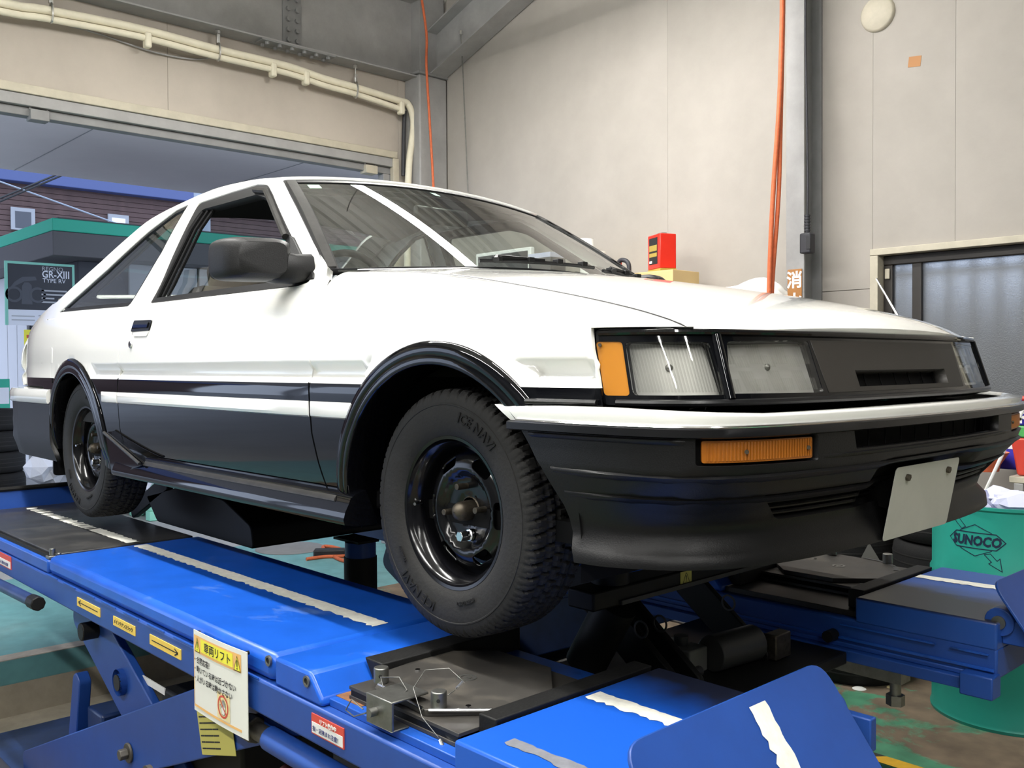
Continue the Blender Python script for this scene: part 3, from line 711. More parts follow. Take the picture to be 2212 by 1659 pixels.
# run channels behind the rear edge of the opening
for k in range(3):
    b = MB(); b.tube([SFo(-.012-.006*k)(-1.682+.028*k, .88), SFo(-.012-.006*k)(-1.655+.028*k, 1.13), SFo(-.012-.006*k)(-1.625+.03*k, 1.196)], .007, 6); b.build('glass_channel', 'dark_under', CAR)
gz = lambda x: .975+.012*(x+1.69)/.9
panel('door_glass', [(-1.69, .862), (-.67, .862), (-.735, .925), (-.80, .966), (-1.684, .974)], SFo(-.022), 'side_glass', CAR, step=.06, thick=0, mirror=False)
panel('door_glass', GL, lambda x, z: (x, Yside(x, z)-.022, z), 'side_glass', CAR, step=.06, thick=0, flip=True)
QW = list(reversed(QW)); QG = ring(QW, .016)
panel('quarter_surround', ring(QW, .003), SFo(-.003), 'rubber_trim', CAR, holes=[QG], step=.03, thick=.02, mirror=True)
panel('quarter_glass', ring(QW, .012), SFo(-.008), 'side_glass', CAR, step=.06, thick=0, mirror=True)
# --- roof and hatch
rl = sorted(RAIL); _rz = pchip([p[0] for p in rl], [p[1] for p in rl])
_cr = pchip([-3.0, -2.6, -2.1, -1.6, -1.2, -1.0], [.025, .035, .045, .045, .040, .038])
def ROOF(x, v):
    z = _rz(x); y = Yside(x, z); a = abs(v)
    return (x+.02*(1-v*v)*(1 if x > -1.3 else 0), v*y, z+_cr(x)*(1-a**2.2))
panel('roof', [(-1.95, -1), (-1.062, -1), (-1.062, 1), (-1.95, 1)], ROOF, 'white_paint', CAR, step=.05, thick=.01, scale=(1, .55))
HGL = rounded([(-2.86, -.80), (-2.02, -.80), (-2.02, .80), (-2.86, .80)], .05)
panel('hatch', [(-2.93, -1), (-1.955, -1), (-1.955, 1), (-2.93, 1)], ROOF, 'white_paint', CAR, holes=[HGL], step=.05, thick=.012, scale=(1, .6))
panel('hatch_glass', [(-2.87, -.81), (-2.01, -.81), (-2.01, .81), (-2.87, .81)], ROOF, 'side_glass', CAR, step=.08, thick=0, scale=(1, .6), off=-.004)
def TAIL(y, t):                                     # tail from the hatch edge down to the bumper
    z = lerp(.926, .545, t); x = pchip([.545, .60, .70, .80, .875, .93], [-3.40, -3.44, -3.42, -3.31, -3.16, -2.93])(z)
    return (x+.10*abs(y)**2.5, y*Yside(-3.25, min(z, .87)), z+.02*(1-y*y)*(1-t))
panel('tail_panel', [(-1, 0), (1, 0), (1, 1), (-1, 1)], TAIL, 'white_paint', CAR, step=.06, thick=.01, flip=False)
for s in (-1, 1):
    panel('tail_lamp', rounded([(s*.35, .42), (s*.97, .42), (s*.97, .78), (s*.35, .78)], .03), TAIL, 'bag_red', CAR, step=.06, thick=.006, flip=False, off=.012)
b = MB(); b.tube([(-2.99, -.56, .958), (-2.985, 0, .985), (-2.99, .56, .958)], .014, 10); b.build('hatch_spoiler', 'white_paint', CAR)
b = MB(); b.tube([(-2.95, -.64, .935), (-3.0, -.655, .945), (-3.04, -.64, .925)], .008, 8); b.build('hatch_damper', 'chrome', CAR)
# --- windshield and its trim
panel('windshield', [(-.96, -.03), (.96, -.03), (.94, .985), (-.94, .985)], ws, 'windshield_glass', CAR, step=.06, thick=0, scale=(.65, .6), flip=True)
panel('windshield_surround', [(-.999, -.01), (.999, -.01), (.999, 1.0), (-.999, 1.0)], ws, 'rubber_trim', CAR, holes=[[(-.955, -.008), (.955, -.008), (.925, .968), (-.925, .968)]], step=.04, thick=.02, scale=(.65, .6), off=.003, flip=True)
for s in (-1, 1): panel('pillar_trim', [(s*.962, .0), (s*.99, .0), (s*.985, .985), (s*.932, .985)], ws, 'dull_trim', CAR, step=.04, thick=.006, scale=(.65, .6), off=.008, flip=True)
panel('inspection_sticker', [(.80, .90), (.87, .90), (.87, .955), (.80, .955)], ws, 'sticker_mint', CAR, step=.05, thick=0, scale=(.65, .6), off=-.003, flip=True)
panel('inspection_sticker', [(.02, .90), (.06, .90), (.06, .95), (.02, .95)], ws, 'sticker_mint', CAR, step=.05, thick=0, scale=(.65, .6), off=-.003, flip=True)
# cowl, wipers, washer
b = MB(); b.tube([ws(u, -.045) for u in (-.9, -.5, 0, .5, .9)], .012, 8); b.build('cowl', 'satin_black', CAR)
def wiper(u0, u1, up):
    b = MB(); pts = [Vector(ws(u0+(u1-u0)*i/8, .012+up*i/8))+V(.010, 0, .012) for i in range(9)]
    b.tube(pts, .006, 6); o = b.build('wiper', 'satin_black', CAR)
    arm = MB(); a = Vector(ws(u0-.06, .0))+V(.02, 0, .018); arm.tube([a, pts[1]+V(0, 0, .012), pts[4]+V(0, 0, .008)], [.010, .008, .005], 6); arm.build('wiper_arm', 'black_plastic', o)
    for i in (1, 3, 5, 7): box('clip', tuple(pts[i]+V(-.012, -.012, -.002)), tuple(pts[i]+V(.012, .012, .014)), 'black_plastic', o, bevel=.002)
wiper(.42, -.25, .02); wiper(-.30, -.86, .02)
# --- hood
def HD(x, y): return (x, y, Zhood(x, y))
fe = [(.700-.078*(abs(y)/.6)**2.2, y) for y in [-.60+1.2*i/20 for i in range(21)]]
ho = [(-.50, -.638)]+[(-.42, -.638), (.36, -.640), (.515, -.640), (.575, -.636), (.612, -.622)]+fe+[(.612, .622), (.575, .636), (.36, .640), (-.50, .638)]+[(-.50+.10*(1-(y/.638)**2), y) for y in (.45, .25, 0, -.25, -.45)]
panel('hood', ho, HD, 'white_paint', CAR, step=.035, thick=.028)
b = MB(); b.box((-.5, -.64, .60), (.60, .64, .64)); b.build('engine_bay', 'dark_under', CAR)
for s in (-1, 1):
    b = MB(); b.tube([(x_/100, s*.6445, gapz(x_/100)-.0012) for x_ in range(-48, 61, 3)], .0034, 6); b.build('hood_gap_shade', 'satin_black', CAR)  # black strip standing in for the shade inside the hood gap
# --- front face : lamps, bezels, grille panel
def FC(d=0):
    return lambda s, z: (lambda p: (p[0], p[1], p[2]))(face(s, z))
F_ = face
fo = dict(scale=(1, 1), flip=True)
band = rounded([(-.875, .552), (-.864, .700), (-.655, .694), (-.35, .688), (0, .688), (.35, .688), (.655, .694), (.864, .700), (.875, .552), (.62, .551), (0, .551), (-.62, .551)], [.01, .035, 0, 0, 0, 0, 0, .035, .01, 0, 0, 0])
def lensq(a, b_, c, d, s=1): return [(s*p[0], p[1]) for p in (a, b_, c, d)]
LENS = {'amber': [(.859, .674), (.803, .673), (.815, .570), (.870, .570)], 'outer': [(.798, .672), (.634, .671), (.627, .571), (.809, .571)], 'inner': [(.594, .672), (.357, .677), (.355, .570), (.617, .573)]}
gp = [(.349, .676), (-.349, .676), (-.338, .569), (.338, .569)]
hls = []
for s in (1, -1):
    for k in ('amber', 'outer', 'inner'): hls.append(rounded([(s*a, z) for a, z in LENS[k]], .008))
panel('front_bezel', band, F_, 'black_paint', CAR, holes=hls+[gp], step=.03, thick=.03, **fo)
# raised lips of the bezel
for s in (1, -1):
    for zz, m_, rr in ((.556, 'satin_black', .007), (.690, 'black_paint', .006)):
        b = MB(); b.tube([Vector(face(s*a/40, zz))+V(.004, 0, 0) for a in range(0, 35)], rr, 8); b.build('bezel_lip', m_, CAR)
    # pillars between the lenses
    b = MB(); b.tube([Vector(face(s*.614, .684))+V(-.002, 0, 0), Vector(face(s*.621, .562))+V(-.002, 0, 0)], .012, 10); b.build('lamp_divider', 'black_paint', CAR)
    amb = panel('side_marker', rounded([(s*a, z) for a, z in LENS['amber']], .008), F_, 'amber_lens', CAR, step=.012, thick=.01, flip=(s > 0) if False else True, off=-.002)
    q = face(s*.851, .667); cyl('screw', q, (q[0]+.003, q[1]-s*.004, q[2]), .0035, 'hub_steel', amb, 10)
    for k, tilt in (('outer', 0), ('inner', 1)):
        pl_ = rounded([(s*a, z) for a, z in LENS[k]], .010)
        rf = panel('headlight', pl_, F_, 'reflector', CAR, step=.025, thick=.004, flip=True, off=-.022)
        ss = [p[0] for p in pl_]; s0, s1_ = min(ss)+.008, max(ss)-.008
        panel('lens', pl_, F_, 'clear_lens', rf, step=.03, thick=.006, flip=True, off=-.001)
        # vertical flutes moulded into the lens
        n = int((s1_-s0)/.0062); b = MB()
        for i in range(n):
            c = s0+(s1_-s0)*(i+.5)/n
            zlo, zhi = .576, .667
            segs = [(zlo, zhi)] if k == 'outer' else ([(zlo, .615), (.622, .645)] if (i//6) % 2 else [(zlo, .600), (.628, zhi)])
            for (za, zb) in segs:
                sh = (lambda z: 0) if k == 'outer' else (lambda z: .012*((z-.62)/.05)*(1 if (i//6) % 2 else 0)*s)
                vs = []
                for z in (za, zb):
                    for dd, oo in ((-.0025, -.004), (0, .0005), (.0025, -.004)):
                        p = Vector(face(c+dd+sh(z), z)); nr = Vector(p)-V(.2, 0, p.z); nr.normalize(); vs.append(p+nr*(oo-.008))
                b.add(vs, [(0, 1, 4, 3), (1, 2, 5, 4)])
        b.build('lens_flutes', 'lens_ridge', rf, smooth=None)
        b = MB(); c = face((s0+s1_)/2, .622); nr = V(1, -s*(.6 if k == 'outer' else .25), 0).normalized(); C0 = Vector(c)-nr*.03
        b.lathe([(.001, 0), (.007, .001), (.007, .010), (.003, .013), (.001, .014)], (0, 0, 0), 'z', 14)
        R = nr.to_track_quat('Z', 'Y').to_matrix().to_4x4(); R.translation = C0; b.v = [tuple(R@Vector(v)) for v in b.v]
        b.build('bulb', 'zinc', rf)
slot = [(.216, .6135), (-.24, .6135), (-.237, .579), (.216, .579)]
GP = panel('grille_panel', gp, F_, 'grille_plastic', CAR, holes=[slot], step=.03, thick=.035, flip=True, off=.001)
panel('grille_mesh', [(.22, .617), (-.243, .617), (-.24, .575), (.22, .575)], F_, 'dark_under', GP, step=.05, thick=0, flip=True, off=-.032)
for k in range(7):
    a = .205-.435*k/6; b = MB(); b.tube([Vector(face(a, .6135))-V(.027, 0, 0), Vector(face(a, .579))-V(.027, 0, 0)], .002, 6); b.build('grille_bar', 'dark_under', GP)
b = MB(); b.box((.40, -.62, .552), (.60, .62, .69)); b.build('radiator_support', 'dark_under', CAR)
# dark gap piece between hood lip and bezel
b = MB(); b.tube([Vector(face(s/40, .690))-V(.045, 0, .006) for s in range(-23, 24)], .010, 8); b.build('hood_seal', 'satin_black', CAR)
# --- front bumper : shell cut around the lamps and openings, laid on bump(s,z)
BSC = (1.25, 1)
def BZ(s, z): return bump(s, z)
def bcut(z): return lin([.25, .27, .351, .423, .512, .546], [.848, .853, .862, .886, .935, .99])(z)
edge = [(bcut(z), z) for z in (.243, .27, .30, .351, .40, .423, .47, .5165)]
SIG = rounded([(.612, .499), (.388, .4965), (.388, .446), (.612, .448)], .006)
BGR = [(.2955, .5005), (-.2935, .4975), (-.293, .4585), (.288, .4605)]
LOW = rounded([(.50, .385), (-.50, .385), (-.46, .325), (.46, .325)], .01)
sh = edge+[(-a, z) for a, z in reversed(edge)]
bo = dict(flip=True, scale=BSC)
BU = panel('front_bumper', sh, BZ, 'black_plastic', CAR, holes=[SIG, [(-a, z) for a, z in SIG], BGR, LOW], step=.028, thick=.02, **bo)
# white upper band with a bright line under it
def WT(s, t):                                         # t 0..1 from the lower edge over the top
    zt_ = lerp(.535, .547, min(1, max(0, (abs(s)-.5)/.25))); z = lerp(.5165, zt_, min(1, t/.5)); p = bump(s, z); k = max(0, (t-.5)/.5)
    r = .062 if abs(s) < .55 else lerp(.062, .012, min(1, (abs(s)-.55)/.25))
    n = V(p[0]-.30 if abs(s) < .6 else .05*max(0, 1-(abs(s)-.6)*6), p[1], 0); n.normalize(); o_ = -r*k+.004*math.sin(math.pi*min(1, t*1.2))
    return (p[0]+n.x*o_, p[1]+n.y*o_, z+.002*math.sin(k*math.pi/2))
wt = [(.955, 0), (.990, .5), (.978, 1)]+[(-.978, 1), (-.990, .5), (-.955, 0)]
panel('bumper_top', wt, WT, 'white_paint', BU, step=.035, thick=.01, scale=(1.25, .08), flip=True)
b = MB(); b.tube([Vector(bump(i/50, .5165))+Vector(bump(i/50, .5165)).xy.to_3d().normalized()*.003 for i in range(-47, 48)], .0035, 8); b.build('chrome_line', 'chrome', BU)
b = MB()
vs = []
for i in range(-45, 46):
    for z, o_ in ((.516, .003), (.513, .009), (.499, .009), (.4965, .002)):
        p = Vector(bump(i/47, z)); n = V(p.x-.25, p.y, 0).normalized(); vs.append(p+n*o_)
b.add(vs, [(i*4+k, i*4+k+1, i*4+5+k, i*4+4+k) for i in range(90) for k in range(3)]); b.build('bumper_rub_band', 'satin_black', BU, smooth=60)
def rib(s0, s1, z, h=.010, d=.007, m='black_plastic'):
    b = MB(); n = 24; vs = []
    for i in range(n+1):
        s = s0+(s1-s0)*i/n; e = min(1, i/1.5, (n-i)/1.5)
        for dz, o_ in ((h*.6, -.002), (h*.25, d), (-h*.3, d*.7), (-h*.8, -.002)):
            p = Vector(bump(s, z+dz)); nr = V(p.x-.25, p.y, 0).normalized(); vs.append(p+nr*(o_*e-.001*(1-e)))
    b.add(vs, [(i*4+k, i*4+k+1, i*4+5+k, i*4+4+k) for i in range(n) for k in range(3)]); b.build('bumper_rib', m, BU, smooth=70)
for s in (1, -1):
    rib(s*.917, s*.625, .4905, .009); 
rib(.872, -.872, .4215, .012, .010); rib(.868, -.868, .376, .012, .009); rib(.385, -.385, .452, .008, .005)
for s in (1, -1):
    g = rounded([(s*.603, .4925), (s*.396, .491), (s*.396, .4515), (s*.603, .453)], .004)
    panel('signal_housing', [(s*a, z) for a, z in SIG] if False else [(s*.612, .499), (s*.388, .4965), (s*.388, .446), (s*.612, .448)], BZ, 'dark_under', BU, step=.04, thick=0, off=-.02, **bo)
    sg = panel('turn_signal', g, BZ, 'signal_amber', BU, step=.02, thick=.016, off=-.006, **bo)
    b = MB()
    for i in range(34):
        c = .598-.198*(i+.5)/34
        vs = []
        for z in (.456, .489):
            for dd, oo in ((-.0022, -.0062), (0, -.0042), (.0022, -.0062)):
                p = Vector(bump(s*(c+dd), z)); nr = V(p.x-.25, p.y, 0).normalized(); vs.append(p+nr*oo)
        b.add(vs, [(0, 1, 4, 3), (1, 2, 5, 4)])
    b.build('lens_flutes', 'signal_amber', sg, smooth=None)
    for c in (.535, .41):
        q = Vector(bump(s*c, .4715)); nr = V(q.x-.25, q.y, 0).normalized(); cyl('screw', tuple(q-nr*.006), tuple(q-nr*.001), .004, 'hub_steel', sg, 10)
panel('intake_mesh', [(.30, .504), (-.30, .501), (-.30, .455), (.30, .457)], BZ, 'dark_under', BU, step=.05, thick=0, off=-.045, **bo)
for k in range(11):
    s = .27-.54*k/10; b = MB(); p0 = Vector(bump(s, .499))-V(.028, 0, 0); p1 = Vector(bump(s, .460))-V(.028, 0, 0); b.tube([p0, p1], .0018, 6); b.build('intake_vane', 'dark_under', BU)
panel('lower_mesh', [(.52, .392), (-.52, .392), (-.48, .318), (.48, .318)], BZ, 'dark_under', BU, step=.05, thick=0, off=-.04, **bo)
for z in (.368, .354, .340):
    b = MB(); b.tube([Vector(bump(i/50, z))-V(.012, 0, 0) for i in range(-24, 25)], .004, 6); b.build('intake_slat', 'black_plastic', BU)
# closing floor behind the lip
b = MB(); vs = []
for i in range(-42, 43):
    p = Vector(bump(i/50, .243)); vs += [p, V(p.x-.20 if abs(i) < 30 else p.x-.03, p.y*.82, .262)]
b.add(vs, [(2*i, 2*i+1, 2*i+3, 2*i+2) for i in range(84)]); b.build('lip_floor', 'black_plastic', BU)
# --- licence plate, lower edge tilted back
PT = .19; pc = V(.745, .004, .3265); pu = V(math.sin(PT), 0, math.cos(PT)); pr = V(0, 1, 0); pn = V(math.cos(PT), 0, -math.sin(PT))
mt = Matrix((pr, pu, pn)).transposed().to_4x4(); mt.translation = pc+pn*.012
b = MB(); po2 = rounded([(-.165, -.0825), (.165, -.0825), (.165, .0825), (-.165, .0825)], .012)
b.prism(po2, lambda u, v: mt@V(u, v, -.0015), lambda u, v: mt@V(u, v, 0)); LP = b.build('licence_plate', 'plate_white', CAR, bevel=.001)
for s in (-.105, .105):
    b = MB(); b.cyl(mt@V(s, .057, -.001), mt@V(s, .057, .007), .008, 6); b.build('bolt', 'hub_steel', LP)
b = MB(); b.box((-.12, -.02, -.09), (.12, .05, -.002), mtx=mt); b.build('plate_bracket', 'dark_under', LP)
# --- trim strips between fender and bumper
for s in (-1, 1):
    b = MB(); b.tube([(.30, s*.80, .556), (.47, s*.775, .556)], .006, 8); b.build('fender_trim', 'satin_black', CAR)
# --- rear bumper
def RB(s, z):
    a = abs(s); x = lin([0, .5, .62, .72, .8, 1], [-3.56, -3.50, -3.44, -3.34, -3.2, -2.72])(a); y = lin([0, .5, .62, .72, .8, 1], [0, .62, .72, .775, .79, .795])(a)
    k = .0 if z > .30 else (.30-z)*.6
    return (x+k, (-y+k*.3) if s > 0 else (y-k*.3), z)
panel('rear_bumper', [(-1, .22), (1, .22), (1, .468), (-1, .468)], RB, 'black_plastic', CAR, step=.04, thick=.02, scale=(1.7, 1), flip=False)
b = MB(); vs = []
for i in range(-50, 51):
    for z, o_ in ((.470, .004), (.478, .012), (.515, .012), (.533, .002), (.540, -.05)):
        p = Vector(RB(i/50, z)); n = V(p.x+2.9, p.y, 0).normalized(); vs.append(p+n*o_)
b.add(vs, [(i*5+k, i*5+k+1, i*5+6+k, i*5+5+k) for i in range(100) for k in range(4)]+[(0, 1, 2, 3, 4), (504, 503, 502, 501, 500)]); b.build('rear_bumper_top', 'white_paint', CAR, smooth=50)
# --- mud flap behind the rear wheel, inner wells
for s in (-1, 1):
    b = MB(); b.prism(rounded([(-.15, .15), (.01, .15), (.01, .46), (-.15, .46)], .02), lambda u, v: (-2.74-(.46-v)*.05, s*(.76+u), v), lambda u, v: (-2.752-(.46-v)*.05, s*(.76+u), v)); b.build('mud_flap', 'black_plastic', CAR)
    for cx, r in ((0, .43), (-2.4, .37)):
        b = MB(); vs = []; n = 20; cz = .26 if cx == 0 else .305
        for i in range(n+1):
            a = math.radians(-8+196*i/n)
            for y in (.775, .42): vs.append((cx+r*math.cos(a), s*y, cz+r*math.sin(a)))
        b.add(vs, [(2*i, 2*i+1, 2*i+3, 2*i+2) for i in range(n)]+[tuple(2*i+1 for i in range(n+1))]); b.build('wheel_well', 'dark_under', CAR, smooth=60)
# --- underbody
b = MB(); b.box((-3.2, -.70, .255), (.55, .70, .30)); b.box((-2.05, -.715, .20), (-.42, -.62, .26)); b.box((-2.05, .62, .20), (-.42, .715, .26)); b.build('floor_pan', 'dark_under', CAR)
b = MB(); b.box((-.18, -.32, .165), (.30, .32, .26)); b.tube([(0, -.66, .20), (.02, -.25, .21)], .025, 8); b.tube([(0, .66, .20), (.02, .25, .21)], .025, 8); b.tube([(.28, -.55, .19), (.02, -.62, .19)], .012, 8); b.tube([(.28, -.55, .20), (.28, .55, .20)], .012, 8)
b.build('front_suspension', 'dark_under', CAR)
b = MB(); b.tube([(-2.4, -.64, .29), (-2.4, .64, .29)], .04, 10); b.lathe([(.001, -.09), (.08, -.07), (.12, 0), (.08, .07), (.001, .09)], (-2.4, 0, .29), 'y', 16); b.tube([(-1.9, -.5, .27), (-2.4, -.5, .25)], .02, 8); b.tube([(-1.9, .5, .27), (-2.4, .5, .25)], .02, 8)
b.tube([(-2.3, -.2, .2), (-3.1, -.3, .2)], .06, 10); b.build('rear_axle', 'dark_under', CAR)
for s in (-1, 1):
    for cx in (0, -2.4): cyl('brake_drum', (cx, s*.56, .29), (cx, s*.655, .29), .125, 'dark_under', CAR, 24)
# --- door handle, key, mirror
hb = panel('door_handle', rounded([(-1.765, .757), (-1.758, .797), (-1.598, .793), (-1.603, .757)], .006), SFo(.0), 'satin_black', CAR, step=.04, thick=.006, off=.005)
panel('pull', rounded([(-1.752, .765), (-1.747, .789), (-1.612, .786), (-1.616, .765)], .004), SFo(.0), 'black_paint', hb, step=.04, thick=.004, off=.009)
panel('handle_cup', rounded([(-1.735, .739), (-1.75, .756), (-1.606, .756), (-1.62, .737)], .008), SFo(.0), 'white_paint', hb, step=.04, thick=.004, off=.003)
q = SF(-1.758, .711); kb = cyl('door_lock', q, (q[0], q[1]-.006, q[2]), .013, 'chrome', CAR, 18, bevel=.002); box('keyhole', (q[0]-.001, q[1]-.0075, q[2]-.006), (q[0]+.001, q[1]-.006, q[2]+.006), 'ink', kb, bevel=0)
# mirror housing: a rounded block lofted between an outline at the glass side and a smaller one in front
def mirror(s):
    R_ = lambda p: (p[0], s*p[1], p[2])
    secs = []
    # outline in (y,z) at stations along x ; y outward
    st = [(-.782, .95, .93), (-.774, .985, .97), (-.755, 1.0, 1.0), (-.70, .97, .98), (-.672, .88, .90), (-.655, .70, .72)]
    yc, zc, hw, hh = -.868, .925, .086, .060
    b = MB(); vs = []; n = 28
    for x, kw, kh in st:
        for i in range(n):
            a = 2*math.pi*i/n; c, d = math.cos(a), math.sin(a); e = .42
            yy = hw*kw*abs(c)**e*(1 if c > 0 else -1); zz = hh*kh*abs(d)**e*(1 if d > 0 else -1)
            vs.append(R_((x+.035*(yy/hw), yc+yy, zc+zz)))
    m_ = len(st)
    b.add(vs, [(i*n+k, i*n+(k+1) % n, (i+1)*n+(k+1) % n, (i+1)*n+k) for i in range(m_-1) for k in range(n)]+[tuple(range(n)), tuple(range(m_*n-1, (m_-1)*n-1, -1))])
    mo = b.build('door_mirror', 'mirror_plastic', CAR, smooth=50)
    b = MB(); vs = [R_((-.786+.035*(yy/hw), yc+yy*.88, zc+zz*.88)) for yy, zz in rounded([(-hw, -hh), (hw, -hh), (hw, hh), (-hw, hh)], .02)]
    b.add(vs, [tuple(range(len(vs)))]); b.build('mirror_glass', 'chrome', mo)
    # foot: triangular sail plate on the door plus the neck
    sail = [(-.585, .868), (-.70, .868), (-.84, 1.02), (-.805, 1.01), (-.68, .925), (-.60, .885)]
    b = MB(); a_ = [R_((x, -Yside(x, z)-.004, z)) for x, z in sail]; c_ = [R_((x, -Yside(x, z)+.02, z)) for x, z in sail]; k = len(sail)
    b.add(a_+c_, [tuple(range(k)), tuple(range(2*k-1, k-1, -1))]+[(i, (i+1) % k, k+(i+1) % k, k+i) for i in range(k)]); b.build('mirror_sail', 'mirror_plastic', mo, bevel=.004)
    b = MB(); vs = []
    for (x, y, z, w, h) in ((-.665, -.735, .905, .055, .040), (-.672, -.78, .90, .055, .042), (-.690, -.815, .905, .055, .046), (-.71, -.84, .915, .045, .045)):
        for i in range(12):
            a = 2*math.pi*i/12; c, d = math.cos(a), math.sin(a); vs.append(R_((x+w*abs(c)**.6*(1 if c > 0 else -1), y, z+h*abs(d)**.6*(1 if d > 0 else -1))))
    b.add(vs, [(i*12+k, i*12+(k+1) % 12, i*12+12+(k+1) % 12, i*12+12+k) for i in range(3) for k in range(12)]); b.build('mirror_neck', 'mirror_plastic', mo, smooth=60)
mirror(1); mirror(-1)
# antenna on the far fender
a = pY((1936, 676), .72); c = pY((1893, 602), .72); b = MB(); b.tube([a-(c-a)*.5, c], [.0045, .003], 8); b.build('antenna', 'chrome', CAR)
# --- wheels: pressed steel discs with slots, tyre with cut tread
def rimprof(r): # y offset (toward the outside is negative) of the disc face by radius
    return pchip([0, .032, .040, .075, .088, .098, .118, .135, .148, .160], [.030, .030, .026, .024, .012, .006, .010, .022, .034, .040])(r)
def DISC(u, v):
    return (u, rimprof(math.hypot(u, v))-.045, v)
circ = lambda r, n=40, cx=0, cy=0: [(cx+r*math.cos(2*math.pi*i/n), cy+r*math.sin(2*math.pi*i/n)) for i in range(n)]
slots = []
for k in range(6):
    a = math.radians(60*k+0); ov = rounded([(-.0125, -.031), (.0125, -.031), (.0125, .031), (-.0125, .031)], .0124, 6)
    slots.append([((.117+x)*math.cos(a)-y*math.sin(a), (.117+x)*math.sin(a)+y*math.cos(a)) for x, y in ov])
def center_here(o, c):
    """move the mesh origin to c (axle centre) so copies can be placed by it"""
    w = WL[o.name]; o.data.transform(Matrix.Translation(w-Vector(c))); o.location = c; WL[o.name] = Vector(c)
WC = V(0, 0, 0)
disc = panel('wheel', circ(.150, 60), DISC, 'rim_black', None, holes=[circ(.030, 30)]+slots, step=.009, thick=.005, flip=False)
center_here(disc, WC)
b = MB(); b.lathe([(.179, -.072), (.1775, -.076), (.170, -.0745), (.167, -.066), (.162, -.060), (.155, -.055), (.152, -.030), (.149, .0), (.148, .05), (.155, .06), (.170, .072), (.178, .074), (.165, .07), (.150, .05), (.152, -.03), (.158, -.058), (.179, -.070)], WC, 'y', 72); barrel = b.build('rim_barrel', 'rim_black', None, smooth=50); center_here(barrel, WC)
# tyre
R0 = .2885; tp = [(.172, -.060), (.176, -.0735), (.186, -.081), (.200, -.0865), (.222, -.0895), (.240, -.0895), (.2485, -.0885), (.2495, -.0898), (.2525, -.0896), (.2535, -.0880), (.262, -.0870), (.270, -.0845), (.2765, -.080), (.281, -.0755)]
tread = [(.2835, -.0715), (.2855, -.066), (.2862, -.058), (.2866, -.050), (.2868, -.0465), (.2868, -.0435), (.2873, -.034), (.2875, -.024), (.2876, -.0175), (.2876, -.0145), (.2877, -.008), (.2877, 0)]
prof = tp+tread+[(r, -y) for r, y in reversed(tread[:-1])]+[(r, -y) for r, y in reversed(tp)]
NA = 540; vs = []; ntp = len(tp); npf = len(prof)
for i, (r, y) in enumerate(prof):
    for k in range(NA):
        a = 2*math.pi*k/NA; rr = r
        tr = ntp-3 <= i < npf-ntp+3
        if tr:
            ph = (k/NA*54 + abs(y)*9+(.5 if y > 0 else 0)) % 1
            if ph < .20: rr -= .008 if ntp <= i < npf-ntp else .004
            elif abs(abs(y)-.045) < .0018 or abs(abs(y)-.016) < .0018: rr -= .008
            elif .55 < ph < .62: rr -= .003
        vs.append((rr*math.cos(a), y, rr*math.sin(a)))
b = MB(); b.add(vs, [(i*NA+k, i*NA+(k+1) % NA, (i+1)*NA+(k+1) % NA, (i+1)*NA+k) for i in range(npf-1) for k in range(NA)]); tyre = b.build('tire', 'tire_rubber', None, smooth=32); center_here(tyre, WC)
def sidetext(body, r, ang, size, name='sidewall_lettering'):
    def bd(p):
        a = math.radians(ang)-p.x/r; rr = r+p.y-size*.35
        yy = -.0903 if rr < .246 else -.0888
        return V(rr*math.cos(a), yy-.0006+(-p.z if False else p.z*-1), rr*math.sin(a))
    o = lettering(name, body, None, size, 'tire_dark', None, extr=.0012, align='CENTER', bend=bd, shear=.2, bold=.0006); center_here(o, WC); return o
txt = [sidetext('ICE NAVI', .228, 62, .034), sidetext('ICE NAVI', .228, 242, .034), sidetext('TUBELESS', .205, 215, .010), sidetext('175/70R13 82Q', .205, 290, .010)]
b = MB(); b.lathe([(.034, -.012), (.033, -.016), (.030, -.018)], WC, 'y', 30)
b.lathe([(.001, -.066), (.010, -.064), (.018, -.058), (.0225, -.048), (.0235, -.030), (.0235, 0)], WC, 'y', 30); hub = b.build('hub_cap', 'hub_steel', None, smooth=60); center_here(hub, WC)
stud = []
for k in range(4):
    a = math.radians(90*k+8); x, z = .057*math.cos(a), .057*math.sin(a)
    b = MB(); b.cyl((x, -.012, z), (x, -.052, z), .0075, 14)
    if k == 3:
        b = MB(); b.cyl((x, -.012, z), (x, -.030, z), .0085, 14); b.cyl((x, -.022, z), (x, -.058, z), .0125, 6); b.cyl((x, -.022, z), (x, -.03, z), .0145, 16)
    o = b.build('wheel_nut' if k == 3 else 'wheel_stud', 'chrome' if k == 3 else 'hub_steel', None, bevel=.001); center_here(o, WC); stud.append(o)
b = MB(); a = math.radians(178); b.tube([(.150*math.cos(a), -.045, .150*math.sin(a)), (.142*math.cos(a), -.072, .142*math.sin(a))], .004, 8); valve = b.build('valve_stem', 'chrome', None); center_here(valve, WC)
parts_ = [barrel, tyre, hub, valve]+txt+stud
def put_wheel(c, rz, first):
    c = Vector(c)
    if first: w = disc; w.location = c; WL[w.name] = c.copy(); adopt(w, CAR)
    else: w = inst('wheel', disc, CAR, c, rz)
    for p in parts_:
        if first: o = p; o.location = c; WL[o.name] = c.copy()
        else: o = bpy.data.objects.new(p.name.split('.')[0], p.data); COL.objects.link(o)
        if first: adopt(o, w)
        else:
            o.parent = w
            for md in p.modifiers:
                bb = o.modifiers.new('bevel', 'BEVEL'); bb.width = md.width; bb.segments = md.segments
    return w
put_wheel((0, -.678, .29), 0, True); put_wheel((-2.4, -.672, .29), 0, False); put_wheel((0, .678, .29), math.pi, False); put_wheel((-2.4, .672, .29), math.pi, False)
